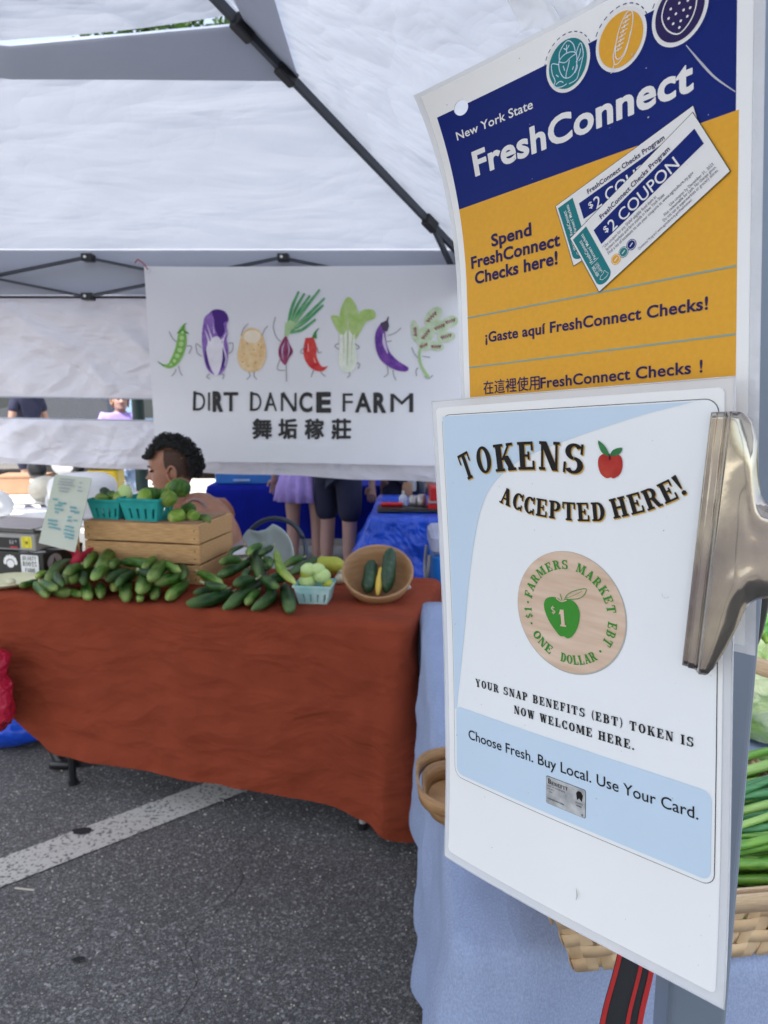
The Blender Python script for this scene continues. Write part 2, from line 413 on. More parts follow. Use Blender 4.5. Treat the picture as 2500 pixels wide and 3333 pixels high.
mk('bag_plastic', (.62,.60,.50), rough=.3, alpha=.25, bump=.8, bscale=30, bdist=.01)
mk('yellow_plastic', (.80,.55,.02), rough=.4); mk('chair_shell', (.50,.60,.57), rough=.45, var=.03); mk('dark_tube', (.05,.065,.085), rough=.3, metal=.5)
mk('red_cloth', (.42,.010,.035), rough=.8, var=.2); mk('pink_bag', (.55,.015,.05), rough=.35, crumple=(18, .02))
mk('cooler_blue', (.008,.14,.48), rough=.35); mk('cooler_lid', (.35,.37,.50), rough=.4); mk('red_plastic', (.50,.006,.006), rough=.35)
mk('paper', (.86,.87,.88), rough=.32, var=.015, scale=8, spec=.4)
mk('laminate_edge', (.84,.86,.89), rough=.15, alpha=.32, var=.02)
mk('print_navy', (.001,.014,.16), rough=.42, var=.05, spec=.18); mk('print_amber', (.74,.36,.010), rough=.42, var=.03, scale=300, spec=.45)
mk('print_white', (.78,.78,.78), rough=.42, var=.02, spec=.18); mk('print_indigo', (.022,.014,.09), rough=.42, var=.05, spec=.18); mk('print_teal', (.012,.19,.21), rough=.42, var=.05, spec=.18)
mk('print_rule', (.24,.38,.34), rough=.42, var=.05, spec=.18); mk('print_black', (.012,.011,.012), rough=.42, var=.1, spec=.18); mk('print_gold', (.62,.38,.08), rough=.42, spec=.18)
mk('print_sky', (.56,.70,.85), rough=.42, var=.02, spec=.4); mk('print_page', (.84,.87,.90), rough=.42, var=.015, scale=8, spec=.18)
mk('print_wood', (.60,.43,.31), rough=.42, col2=(.74,.58,.46), scale=16, stretch=(1,1,9), spec=.18); mk('print_green', (.05,.27,.035), rough=.42, var=.04, spec=.18)
mk('print_red', (.36,.012,.014), rough=.42, col2=(.50,.06,.04), scale=60, spec=.18); mk('print_leaf', (.01,.11,.03), rough=.42, col2=(.05,.22,.08), scale=90, spec=.18); mk('print_card', (.30,.31,.32), rough=.42, col2=(.55,.56,.57), scale=120, spec=.18)
mk('print_dust', (.45,.45,.42), rough=.7)
mk('clip_steel', (.50,.46,.38), rough=.11, metal=1, col2=(.25,.22,.23), scale=22, sharp=(.35,.75), bump=.10, bscale=120, bdist=.0006)
mk('pole_paint', (.165,.205,.26), rough=.35, metal=.2, var=.04)
mk('strap_black', (.012,.014,.018), rough=.75, var=.2, bump=.5, bscale=800, bdist=.0005); mk('strap_red', (.38,.015,.015), rough=.8, bump=.5, bscale=900, bdist=.0005)
mk('splint', (.48,.31,.16), rough=.7, col2=(.66,.48,.28), scale=18, stretch=(1,1,1), bump=.3, bscale=150, bdist=.0006)
mk('splint_rim', (.50,.34,.19), rough=.7, col2=(.60,.46,.30), scale=30, stretch=(2,2,14), bump=.3, bscale=150, bdist=.0006)
mk('bentwood', (.27,.135,.05), rough=.5, col2=(.44,.25,.11), scale=30, stretch=(1,1,9), bump=.5, bscale=120, bdist=.001)
mk('scallion', (.07,.24,.025), rough=.42, col2=(.22,.44,.06), scale=260, stretch=(.03,1,1), spec=.5); mk('scallion_blue', (.035,.17,.06), rough=.42, col2=(.10,.31,.11), scale=260, stretch=(.03,1,1)); mk('scallion_light', (.20,.40,.07), rough=.42, col2=(.40,.58,.18), scale=260, stretch=(.03,1,1))
mk('cabbage', (.34,.55,.13), rough=.5, col2=(.72,.82,.48), scale=22, sharp=(.35,.62), trans=.15, crumple=(26, .012)); mk('leaf_green', (.05,.16,.03), rough=.5, var=.3, trans=.2, crumple=(26, .012))
mk('bark', (.10,.07,.05), rough=.9, bump=.5); mk('foliage', (.045,.10,.02), rough=.6, var=.4, scale=2, trans=.25); mk('foliage_dark', (.02,.05,.015), rough=.6, var=.4, scale=2, trans=.2)
mk('post_green', (.010,.035,.028), rough=.5); mk('car_blue', (.16,.24,.36), rough=.25, coat=.6, var=.03); mk('car_dark', (.02,.02,.025), rough=.25, coat=.6); mk('glass_dark', (.015,.018,.02), rough=.06)
mk('tyre', (.015,.015,.015), rough=.8); mk('rim', (.5,.5,.52), rough=.3, metal=.8); mk('concrete', (.50,.48,.42), rough=.85, var=.08, scale=3); mk('kerb', (.22,.22,.22), rough=.85, var=.1)
mk('brick', (.30,.16,.11), rough=.85, var=.15, scale=4); mk('lamp_lens', (.6,.6,.55), rough=.2); mk('umbrella_cloth', (.33,.27,.24), rough=.8)
mk('litter', (.55,.5,.4), rough=.7); mk('tape_clear', (.8,.82,.86), rough=.1, alpha=.45, bump=.6, bscale=80, bdist=.003); mk('garlic', (.62,.58,.42), rough=.6)

# asphalt: dark binder with pale and dark aggregate
def asphalt():
    m = bpy.data.materials.new('asphalt'); m.use_nodes = True; n, l = m.node_tree.nodes, m.node_tree.links
    p = n['Principled BSDF']; p.inputs['Roughness'].default_value = .8
    tc = n.new('ShaderNodeTexCoord')
    def vor(sc, stops):
        v = n.new('ShaderNodeTexVoronoi'); v.inputs['Scale'].default_value = sc; l.new(tc.outputs['Object'], v.inputs[0])
        q = n.new('ShaderNodeSeparateColor'); l.new(v.outputs['Color'], q.inputs[0])
        r = n.new('ShaderNodeValToRGB'); cr = r.color_ramp
        while len(cr.elements) < len(stops): cr.elements.new(.5)
        for e, (ps, c) in zip(cr.elements, stops): e.position = ps; e.color = (c, c*.965, c*.925, 1)
        l.new(q.outputs[0], r.inputs[0]); return r, v
    a, va = vor(150, [(0,.038),(.45,.062),(.78,.105),(.93,.21),(1,.42)]); b, vb = vor(330, [(0,.035),(.5,.07),(.85,.15),(1,.34)])
    nz = n.new('ShaderNodeTexNoise'); nz.inputs['Scale'].default_value = 1.6; nz.inputs['Detail'].default_value = 6; l.new(tc.outputs['Object'], nz.inputs[0])
    rp = n.new('ShaderNodeMapRange'); rp.inputs[1].default_value = .3; rp.inputs[2].default_value = .7; rp.inputs[3].default_value = .95; rp.inputs[4].default_value = 1.5; l.new(nz.outputs[0], rp.inputs[0])
    m1 = n.new('ShaderNodeMix'); m1.data_type = 'RGBA'; m1.inputs[0].default_value = .5; l.new(a.outputs[0], m1.inputs[6]); l.new(b.outputs[0], m1.inputs[7])
    m2 = n.new('ShaderNodeMix'); m2.data_type = 'RGBA'; m2.blend_type = 'MULTIPLY'; m2.inputs[0].default_value = 1; l.new(m1.outputs[2], m2.inputs[6]); l.new(rp.outputs[0], m2.inputs[7])
    l.new(m2.outputs[2], p.inputs['Base Color'])
    bp = n.new('ShaderNodeBump'); bp.inputs['Strength'].default_value = .5; bp.inputs['Distance'].default_value = .003
    l.new(vb.outputs['Distance'], bp.inputs['Height']); l.new(bp.outputs[0], p.inputs['Normal']); return m
M['asphalt'] = asphalt()
# cucumber skins: dark stripes and warts with paler blossom end (along local x)
def cuke_mat(name, dark, light, tip):
    m = bpy.data.materials.new(name); m.use_nodes = True; n, l = m.node_tree.nodes, m.node_tree.links
    p = n['Principled BSDF']; p.inputs['Roughness'].default_value = .46; p.inputs['Specular IOR Level'].default_value = .28
    tc = n.new('ShaderNodeTexCoord'); mp = n.new('ShaderNodeMapping'); mp.inputs['Scale'].default_value = (.18, 1, 1); l.new(tc.outputs['Object'], mp.inputs[0])
    oi = n.new('ShaderNodeObjectInfo')
    nz = n.new('ShaderNodeTexNoise'); nz.noise_dimensions = '4D'; nz.inputs['Scale'].default_value = 90; nz.inputs['Detail'].default_value = 3
    l.new(mp.outputs[0], nz.inputs['Vector'])
    mu = n.new('ShaderNodeMath'); mu.operation = 'MULTIPLY'; mu.inputs[1].default_value = 40; l.new(oi.outputs['Random'], mu.inputs[0]); l.new(mu.outputs[0], nz.inputs['W'])
    rp = n.new('ShaderNodeValToRGB'); rp.color_ramp.elements[0].position = .42; rp.color_ramp.elements[1].position = .7
    rp.color_ramp.elements[0].color = (*dark, 1); rp.color_ramp.elements[1].color = (*light, 1); l.new(nz.outputs[0], rp.inputs[0])
    sx = n.new('ShaderNodeSeparateXYZ'); l.new(tc.outputs['Generated'], sx.inputs[0])
    mr = n.new('ShaderNodeMapRange'); mr.inputs[1].default_value = .72; mr.inputs[2].default_value = 1.05; mr.inputs[4].default_value = .85; l.new(sx.outputs[0], mr.inputs[0])
    mx = n.new('ShaderNodeMix'); mx.data_type = 'RGBA'; mx.inputs[7].default_value = (*tip, 1); l.new(mr.outputs[0], mx.inputs[0]); l.new(rp.outputs[0], mx.inputs[6])
    hv = n.new('ShaderNodeHueSaturation'); l.new(mx.outputs[2], hv.inputs['Color'])
    vr = n.new('ShaderNodeMapRange'); vr.inputs[3].default_value = .75; vr.inputs[4].default_value = 1.35; l.new(oi.outputs['Random'], vr.inputs[0]); l.new(vr.outputs[0], hv.inputs['Value'])
    l.new(hv.outputs[0], p.inputs['Base Color'])
    bz = n.new('ShaderNodeTexNoise'); bz.inputs['Scale'].default_value = 120; l.new(tc.outputs['Object'], bz.inputs[0])
    bp = n.new('ShaderNodeBump'); bp.inputs['Strength'].default_value = .3; bp.inputs['Distance'].default_value = .002; l.new(bz.outputs[0], bp.inputs['Height']); l.new(bp.outputs[0], p.inputs['Normal'])
    return m
M['cuke_mid'] = cuke_mat('cuke_mid', (.022,.074,.007), (.085,.185,.022), (.28,.36,.10))
M['cuke_dark'] = cuke_mat('cuke_dark', (.009,.034,.008), (.036,.088,.018), (.12,.20,.06))
M['cuke_light'] = cuke_mat('cuke_light', (.12,.22,.02), (.26,.36,.06), (.45,.50,.16))
# ================================================================ SETTING
o = mesh('ground', [(-150,-60,0),(150,-60,0),(150,7.0,0),(-150,7.0,0)], [(0,1,2,3)], M['asphalt']); struct(o)
o = mesh('pavement', [(-150,7.15,.12),(150,7.15,.12),(150,12,.12),(-150,12,.12)], [(0,1,2,3)], M['concrete']); struct(o)
o = MB().box(-150,150,7.0,7.15,-.02,.125).build('kerb', M['kerb']); struct(o)
o = mesh('road', [(-150,12,.0),(150,12,.0),(150,150,.0),(-150,150,.0)], [(0,1,2,3)], M['asphalt']); struct(o)
# painted bay line, worn edges
A, B = atz(-320, 2965, 0), atz(960, 2478, 0); d = (B-A).normalized(); nrm = Vector((-d.y, d.x, 0)); L = (B-A).length
v = []; K = 60
for i in range(K+1):
    p = A+d*(L*i/K); wd = .076
    for s_ in (-1, 1):
        q = p+nrm*s_*(wd+.004*noise.noise(Vector((i*.9, s_*3, 0)))); v.append((q.x, q.y, .004))
o = mesh('painted_line', v, [(2*i, 2*i+2, 2*i+3, 2*i+1) for i in range(K)], M['line_paint']); struct(o)

# ---------------------------------------------------------------- pop-up canopies
def canopy(label, x0, x1, y0, y1, ez, pz, group=None, detailed=False, legs=(0,1,2,3), ring=.62, capt=.632):
    t = thing('pop_up_canopy', label, 'canopy', (x0, y0, 0), 0, group)
    O = Vector((x0, y0, 0)); P = Vector(((x0+x1)/2, (y0+y1)/2, pz))
    cor = [Vector((x1,y1,ez)), Vector((x0,y1,ez)), Vector((x0,y0,ez)), Vector((x1,y0,ez))]
    raf = lambda c, q: cor[c]+(P-cor[c])*q
    for s in range(4):
        a, b = s, (s+1) % 4
        sg = (lambda u: .088*min(u, (1-u)*4.5)) if s == 0 else (lambda u: .05*sin(pi*u))
        nu, nv = (70, 40) if detailed and s in (0, 3) else (10, 6)
        def fr(u, v, a=a, b=b, s=s, sg=sg):
            q = v*ring; p = raf(a, q).lerp(raf(b, q), u) + Vector((0,0,.022-sg(u)*(v**1.5)))
            if detailed:
                e = min(1, 6*min(u, 1-u))*min(1, v*8)
                w_ = .010*fbm((p.x*1.2+s*7, p.y*1.2, 0), 2.2)+.022*max(0, ridged((p.x*.55+p.y*.5, p.y*1.5, s), 3.1)-.5)*(1-v)
                pass
                p += Vector((0, .35, .9))*w_*e
            return p-O
        V, F = grid(fr, nu, nv); mesh('roof_panel', V, F, M['canopy_fabric'], t, True)
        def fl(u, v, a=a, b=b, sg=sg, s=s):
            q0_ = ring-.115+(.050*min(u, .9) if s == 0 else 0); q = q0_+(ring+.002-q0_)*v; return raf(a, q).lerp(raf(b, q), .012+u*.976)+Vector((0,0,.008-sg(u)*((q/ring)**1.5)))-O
        if detailed: V, F = grid(fl, 24, 3); mesh('overlap_shade_strip', V, F, M['shade_strip_fabric'], t, True)  # added grey strip standing in for the dim band where cap and panel overlap
        sc_ = (lambda u: .112*min(u, (1-u)*4.5)+.012*sin(pi*min(1,u*1.3))) if s == 0 else (lambda u: .05*sin(pi*u))
        def fc(u, v, a=a, b=b, sc_=sc_, s=s):
            c0_ = capt if s == 0 and detailed else .60; q = c0_+(1-c0_)*v; return raf(a, q).lerp(raf(b, q), u)+Vector((0,0,.03+.03*v-sc_(u)*(1-v)))-O
        V, F = grid(fc, 16, 4); mesh('vent_cap', V, F, M['canopy_fabric'], t, True)
        vh = .235 if detailed else .24
        def fv(u, v, a=a, b=b):
            p = cor[a].lerp(cor[b], u); c = (p-P); c.z = 0
            out = Vector((0, 1 if a == 0 else -1, 0)) if a in (0, 2) else Vector((-1 if a == 1 else 1, 0, 0))
            return p+out*(.003+.004*v+.006*(1+sin(v*9+u*3))*v+.010*v*noise.noise(Vector((u*9, v*3, a))))+Vector((0,0,-vh*v+.026))-O
        V, F = grid(fv, 30 if detailed else 8, 10 if detailed else 2); mesh('valance', V, F, M['shaded_valance_fabric'], t, True)
        mb = MB().bar(raf(s,0)-O-Vector((0,0,.01)), raf(s,.985)-O-Vector((0,0,.01)), .020, .034); mb.build('rafter', M['tent_steel'], t)
    hub = MB().lathe([(.0,-.09),(.05,-.09),(.05,.02),(.0,.02)], 12, Matrix.Translation(P-O)); hub.build('peak_hub', M['tent_plastic'], t)
    if detailed:
        for q in (.628, .535, .12):
            p = raf(0, q)-O; dd = (raf(0,1)-raf(0,0)).normalized(); R = dd.to_track_quat('X', 'Z').to_matrix().to_4x4()
            Mx = Matrix.Translation(p-Vector((0,0,.012))) @ R
            j = MB().rbox(-.045,.045,-.022,.022,-.028,.028,.01,2,Mx).build('joint', M['tent_plastic'], t)
            MB().lathe([(0,.0),(.008,.0),(.008,.004),(0,.004)], 10, Mx @ Matrix.Translation((.0,-.0225,0)) @ Matrix.Rotation(radians(90),4,'X')).build('screw', M['screw'], j)
        p = raf(0,.12)-O; MB().bar(p, cor[0]-O+Vector((-.02,-.02,-.13)), .018, .026).build('brace', M['tent_steel'], t)
    for c in legs:
        p = cor[c]-O; sx = 1 if c in (1, 2) else -1; sy = -1 if c in (0, 1) else 1
        lg = MB().rbox(p.x-.016+sx*.016, p.x+.016+sx*.016, p.y-.016+sy*.016, p.y+.016+sy*.016, 0, ez, .004, 2).build('leg', M['tent_steel'], t)
        MB().rbox(p.x-.04+sx*.016, p.x+.04+sx*.016, p.y-.04+sy*.016, p.y+.04+sy*.016, .001, .012, .006, 2).build('foot_plate', M['tent_steel'], lg)
    return t, O
vt, VO = canopy('white vented pop-up canopy roof over the cucumber table, dark rafter running to its corner', -2.5, .4, .55, 3.85, 2.2, 3.14, detailed=True, legs=(0,1,2))
# scissor truss along the back eave
TY = 3.815
def tz(x, y): return at(x, y, TY)-VO
def xbar(a, b, dy): MB().bar(tz(*a)+Vector((0,dy,0)), tz(*b)+Vector((0,dy,0)), .030, .012).build('truss_bar', M['tent_steel'], vt)
cells = [(-675,-30), (-30,605), (605,1240)]
for (x0, x1) in cells:
    xm = (x0+x1)/2
    xbar((x0,903),(xm,839),-.012); xbar((xm,839),(x1,903),.012); xbar((x0,903),(xm,966),.012); xbar((xm,966),(x1,903),-.012)
    for yy in (839, 966):
        c = tz(xm, yy); j = MB().rbox(c.x-.03,c.x+.03,c.y-.03,c.y+.03,c.z-.018,c.z+.018,.008,2).build('truss_joint', M['tent_plastic'], vt)
        MB().lathe([(0,0),(.007,0),(.007,.003),(0,.003)], 10, Matrix.Translation(c+Vector((-.006,-.030,0))) @ Matrix.Rotation(radians(90),4,'X')).build('screw', M['screw'], j)
    c = tz(x0, 903); MB().rbox(c.x-.012,c.x+.012,c.y-.03,c.y+.03,c.z-.018,c.z+.018,.006,2).build('truss_joint', M['tent_plastic'], vt)
MB().tube([Vector((-2.5,3.86,1.982))-VO, Vector((.4,3.86,1.978))-VO], .007, 6).build('hem_cord', M['tent_plastic'], vt)
canopy('neighbouring white canopy standing over the camera, above the sign pole', -2.75, .30, -2.5, .625, 2.32, 3.2, legs=(1,2,3))
canopy('unseen white canopy behind the banner, added to shade the blue tables', -2.9, 1.6, 3.98, 6.1, 2.15, 2.8, legs=(2,))  # out of view; added and sized so its shade stops at the pavement

# ---------------------------------------------------------------- white wall sheet behind the stall
wt = thing('tarp_wall', 'crumpled white tarp wall with a see-through slit, hung behind the vendor', 'tarp', (-1.0, 3.9, 0))
def sheet(name, topfn, botfn, x0, x1, nu, nv, amp):
    def fn(u, v):
        x = x0+(x1-x0)*u; zt, zb = topfn(x), botfn(x); z = zt+(zb-zt)*v
        e = .4+.6*min(1, 8*min(v, 1-v))
        w_ = amp*(max(0, ridged((x*.9+z*.6, z*1.1-x*.35, 1), 2.6)-.35)*1.3 + .6*max(0, ridged((x*1.3-z*1.1, z*.8, 4), 4.3)-.4) + .5*fbm((x, z, 2), 3))
        return Vector((x+1.0, -w_*e, z))
    V, F = grid(fn, nu, nv); return mesh(name, V, F, M['wall_fabric'], wt, True)
zr = lambda x, yl, yr: at(0, yl, 3.9).z+(at(1480, yr, 3.9).z-at(0, yl, 3.9).z)*((x+2.1)/2.48)
sheet('upper_sheet', lambda x: 1.995, lambda x: zr(x, 1289, 1312), -2.62, .5, 190, 66, .026)
sheet('lower_sheet', lambda x: zr(x, 1362, 1390), lambda x: zr(x, 1508, 1572)+.004*sin(x*9), -2.62, .5, 190, 34, .032)
for yy, yr in ((1291,1314),(1360,1388)):
    MB().tube([Vector((-2.62+1, .004, zr(-2.62,yy,yr))), Vector((1.5,.004, zr(.5,yy,yr)))], .004, 5).build('hem', M['shaded_valance_fabric'], wt)

# ---------------------------------------------------------------- farm banner
BY = 3.765
def zb3(x, y): return (450+.663*x, 820+.663*y)
def bwave(x, z): return .007*sin(3.1*x+1.2*z)+.004*sin(7*x+2*z)+.010*max(0, ridged((x*.5+z*.7, z, 6), 1.6)-.6)
bt = thing('farm_banner', 'white cloth banner with dancing vegetables and DIRT DANCE FARM lettering', 'banner', (at(1000,1200,BY).x, BY, 1.1))
BO = Vector(bt.location)
def bmap(zx, zy, h=0):
    p = at(*zb3(zx, zy), BY); p.y -= .002+h+bwave(p.x, p.z); return p-BO
bc = [(28,70),(1640,60),(1585,1052),(86,1030)]
def bfn(u, v):
    top = Vector(bc[0]).lerp(Vector(bc[1]), u); bot = Vector(bc[3]).lerp(Vector(bc[2]), u); q = top.lerp(bot, v)
    q.y += 7*sin(pi*u)*(1-v)-4*sin(pi*u)*v
    return bmap(q.x, q.y, -.0035)
V, F = grid(bfn, 60, 36); o = mesh('cloth', V, F, M['banner_fabric'], bt, True)
WC = {}
def wcol(k, hexc, hex2=None):
    WC[k] = mat('print_'+k, hexc, rough=.75, col2=hex2, scale=28, sharp=(.35,.65), trans=.12) if hex2 else mat('print_'+k, hexc, rough=.75, trans=.12)
    return WC[k]
for k, a, b in (('pea','6fb043','93c26a'),('pea_dark','3f8a2c',None),('pea_light','b9dc98',None),('purple','7d4fae','a07fc8'),('lilac','c3b2dc',None),('vein','ece8f2',None),
                ('deep_purple','4a2180',None),('potato','e3bd85','efd6ab'),('potato_light','f3e6cf',None),('potato_spot','c89a62',None),('bulb','7a1f45','a04a70'),('scallion_print','3f9460','6db27e'),('scallion_pale','b5d6a0',None),
                ('pepper','c4232b','d94a44'),('pepper_light','f0a59a',None),('stem_print','3a8a45',None),('leaf_print','a5c76a','bcd68c'),('stalk','dde5cf','eef2e6'),('stalk_line','b9c7a0',None),('aubergine','5a2f8e','8450ac'),
                ('aubergine_light','d9cfe8',None),('aubergine_cap','4c4258',None),('amaranth','b9cfa6','d3e0c6'),('maroon','7a1c30','96405a'),('stem_pale','a9c98c',None),('limb','9a9a9c',None)):
    wcol(k, a, b)
def bprint(name, key, draw, h=.0006):
    pr = Print(bmap, 40, h); draw(pr); o = pr.build(name, WC.get(key) or M[key], bt); return o
bprint('print_pea', 'pea', lambda p: p.stroke([(112,552),(150,560),(182,530),(205,478),(214,430),(216,385),(228,352)], [3,24,44,48,46,30,3], 5))
bprint('print_pea', 'pea_light', lambda p: [p.disc(c, r) for c, r in (((160,553),7),((178,535),9),((192,510),11),((204,482),12),((211,452),12),((215,422),11),((218,395),8))], .0009)
bprint('print_pea', 'pea_dark', lambda p: (p.stroke([(95,538),(128,560)], [3,8]), p.stroke([(240,350),(226,356),(215,385)], [3,6,4]), p.stroke([(190,400),(216,388),(250,402)], [3,14,3], 4)), .0009)
bprint('print_cabbage', 'purple', lambda p: p.poly(catmull([(318,360,0),(326,322,0),(348,300,0),(366,286,0),(386,290,0),(404,284,0),(430,297,0),(443,330,0),(434,362,0),(440,400,0),(434,430,0),(443,480,0),(432,555,0),(405,600,0),(370,602,0),(336,570,0),(318,500,0),(312,420,0)], 4, True)))
bprint('print_cabbage', 'vein', lambda p: (p.poly(catmull([(372,600,0),(345,540,0),(340,480,0),(362,425,0),(395,418,0),(416,470,0),(410,540,0),(392,600,0)], 4, True)),
       p.stroke([(340,560),(334,500),(345,440),(335,400)], [3,10,7,2], 4), p.stroke([(425,560),(428,510),(415,450),(430,400)], [3,9,6,2], 4), p.stroke([(352,450),(328,385)], [9,2]), p.stroke([(362,430),(338,355)], [8,2]), p.stroke([(372,400),(368,350)],[4,1]), p.stroke([(405,440),(438,392)],[9,2])), .0009)
bprint('print_cabbage', 'deep_purple', lambda p: (p.poly(catmull([(362,290,0),(395,282,0),(428,296,0),(443,335,0),(420,350,0),(425,390,0),(400,420,0),(378,380,0),(372,330,0)], 4, True)), p.stroke([(415,470),(420,530),(402,590)], [2,16,3], 4), p.stroke([(330,470),(335,530),(350,580)], [2,14,3], 4)), .0012)
bprint('print_potato', 'potato', lambda p: p.poly(catmull([(557,372,0),(600,392,0),(622,445,0),(628,510,0),(605,570,0),(555,590,0),(505,568,0),(487,510,0),(498,445,0),(515,395,0)], 5, True)))
bprint('print_potato', 'potato_light', lambda p: p.disc((560,415), 42, 32), .0009)
bprint('print_potato', 'potato_spot', lambda p: [p.disc(c, 4) for c in ((535,450),(590,455),(568,480),(520,500),(600,510),(575,545),(540,560),(603,468),(512,540))], .0012)
bprint('print_onion', 'bulb', lambda p: p.poly(catmull([(726,412,0),(700,450,0),(690,480,0),(694,520,0),(722,556,0),(742,520,0),(760,488,0),(742,450,0)], 4, True)))
bprint('print_onion', 'lilac', lambda p: (p.stroke([(722,440),(708,480),(712,530)], [1,7,1], 4), p.stroke([(732,440),(742,480),(734,520)], [1,6,1], 4)), .0009)
tips = [(790,195),(818,205),(845,215),(892,186),(917,228),(910,262),(872,332)]
bprint('print_onion', 'scallion_print', lambda p: [p.stroke([(728+i*2,400),((728+t_[0])/2-6+i*2,(400+t_[1])/2-14+i*5),t_], [7,15,10], 5) for i, t_ in enumerate(tips)])
bprint('print_onion', 'scallion_pale', lambda p: (p.poly([(718,415),(722,350),(745,335),(775,350),(752,385),(738,412)]), *[p.stroke([(735+i*3,380),((740+t_[0])/2,(380+t_[1])/2+i*4)], [4,2]) for i, t_ in enumerate(tips)]), .0009)
bprint('print_pepper', 'pepper', lambda p: p.stroke([(842,422),(845,470),(846,515),(868,555),(902,575),(932,562)], [40,64,60,48,24,2], 5))
bprint('print_pepper', 'pepper_light', lambda p: (p.stroke([(835,450),(836,490)], [4,9]), p.stroke([(862,520),(872,545)],[3,8])), .0009)
bprint('print_pepper', 'stem_print', lambda p: (p.stroke([(888,376),(872,395),(866,424)], [4,10,26], 4)), .0009)
bprint('print_napa', 'stalk', lambda p: p.poly(catmull([(995,395,0),(1072,395,0),(1066,460,0),(1076,530,0),(1052,585,0),(1012,590,0),(984,545,0),(990,470,0)], 4, True)))
bprint('print_napa', 'leaf_print', lambda p: (p.poly(catmull([(1028,222,0),(1062,250,0),(1082,310,0),(1080,370,0),(1056,410,0),(1030,380,0),(1005,410,0),(990,350,0),(996,280,0)], 4, True)),
       p.poly(catmull([(948,318,0),(985,318,0),(1005,350,0),(1000,405,0),(975,380,0)], 4, True)), p.poly(catmull([(1085,300,0),(1120,282,0),(1160,290,0),(1162,325,0),(1120,345,0),(1095,385,0),(1065,430,0),(1072,360,0)], 4, True))), .0009)
bprint('print_napa', 'stalk_line', lambda p: (p.stroke([(1028,250),(1030,420),(1026,560)], [1,9,3], 4), p.stroke([(1000,350),(1010,440),(1008,540)], [1,4,1], 4), p.stroke([(1070,350),(1050,440),(1048,540)], [1,4,1], 4), p.stroke([(1140,305),(1085,370)],[1,4])), .0012)
bprint('print_aubergine', 'aubergine', lambda p: p.stroke([(1206,352),(1190,400),(1192,455),(1212,510),(1258,552),(1305,572),(1326,574)], [26,48,56,58,48,32,14], 5))
bprint('print_aubergine', 'aubergine_light', lambda p: p.stroke([(1204,400),(1208,450),(1225,500)], [4,15,3], 5), .0009)
bprint('print_aubergine', 'aubergine_cap', lambda p: (p.stroke([(1228,318),(1222,345)], [5,9]), p.poly([(1190,350),(1225,335),(1232,365),(1222,392),(1212,368),(1198,385)])), .0012)
bprint('print_amaranth', 'amaranth', lambda p: [p.disc(c, rx, ry, 20, a) for c, rx, ry, a in (((1362,392),22,58,-.2),((1448,318),58,34,-.9),((1532,342),42,28,-.3),((1478,370),44,34,0),((1412,405),40,40,.3),((1512,418),46,26,-.2),((1462,462),40,24,.2),((1405,460),30,28,.2))])
def mar(p):
    for cx, cy, s_, a in ((1360,392,40,1.5),(1440,320,60,-.8),(1532,340,45,-.3),(1480,368,50,-.4),(1412,405,52,-.9),(1512,415,50,-.3),(1462,465,44,0),(1402,460,34,-.4)):
        q = []
        for i in range(9):
            e = (i/8-.5)*s_; z_ = (7 if i % 2 else -7); q.append((cx+cos(a)*e-sin(a)*z_, cy+sin(a)*e+cos(a)*z_))
        p.stroke(q, 10)
bprint('print_amaranth', 'maroon', mar, .0009)
bprint('print_amaranth', 'stem_pale', lambda p: p.stroke([(1395,440),(1380,500),(1390,560),(1425,618)], [6,13,13,18], 5), .0009)
limbs = [[(152,390),(168,422),(188,442)],[(240,462),(262,465),(248,500)],[(185,575),(180,592),(163,610)],[(198,560),(206,590),(217,607)],[(310,470),(284,450),(290,495),(312,512)],[(442,450),(464,448),(462,485),(440,500)],
 [(350,598),(336,612),(352,625)],[(404,600),(420,604),(414,624)],[(505,412),(518,375),(540,352)],[(608,412),(622,380),(638,364)],[(542,588),(548,608),(532,626)],[(570,588),(568,608),(582,626)],
 [(675,320),(664,370),(680,420),(702,440)],[(700,520),(684,575),(722,582)],[(727,550),(728,595),(728,636)],[(820,465),(797,492),(815,500)],[(880,470),(886,495),(902,492)],[(862,580),(856,598),(850,614)],[(895,585),(906,600),(920,612)],
 [(985,480),(966,462),(985,450)],[(1070,480),(1086,468),(1065,452)],[(1035,590),(1040,602),(1028,618)],[(1072,545),(1088,552),(1080,574)],[(1225,412),(1262,398),(1290,374)],[(1215,442),(1245,438)],[(1222,560),(1226,598),(1206,614)],[(1250,580),(1256,610),(1266,630)],
 [(1342,468),(1356,500),(1372,520)],[(1395,512),(1432,518)],[(1375,570),(1364,580),(1366,610)],[(1405,610),(1425,622),(1446,606)]]
for q in limbs: bprint('print_limb', 'limb', lambda p: p.stroke(q, 4.5, 4), .0012)
def letters(p, lo, hi):
    for ch, x0, x1, bo in [e for e in (('D',270,328,.0),('I',342,352,.0),('R',368,412,.05),('T',418,490,.02),('D',548,604,.0),('A',616,682,.0),('N',700,778,.0),('C',792,854,.03),('E',878,944,.05),('F',1004,1054,.0),('A',1066,1144,.03),('R',1158,1214,.045),('M',1238,1350,.0)) if lo <= e[1] < hi]:
        yb = 779+(x0-270)*.007; p.text(ch, (x0, yb), (x1, yb), 96, bo)
    for a_, b_, w_ in (((277,683),(275,779),14),((556,686),(554,781),14),((628,781),(650,690),12),((710,690),(768,783),14),((1340,694),(1340,787),20)):
        if lo <= a_[0] < hi: p.stroke([a_, b_], w_)
for lo, hi in ((0,520),(520,980),(980,1500)): bprint('print_lettering', 'ink', lambda p: letters(p, lo, hi), .0006)
def cjk(p):
    for ch, x0, x1 in (('舞',560,655),('垢',688,780),('稼',818,912),('莊',950,1045)):
        p.text(ch, (x0+2, 908), (x1-2, 908), 76, .034)
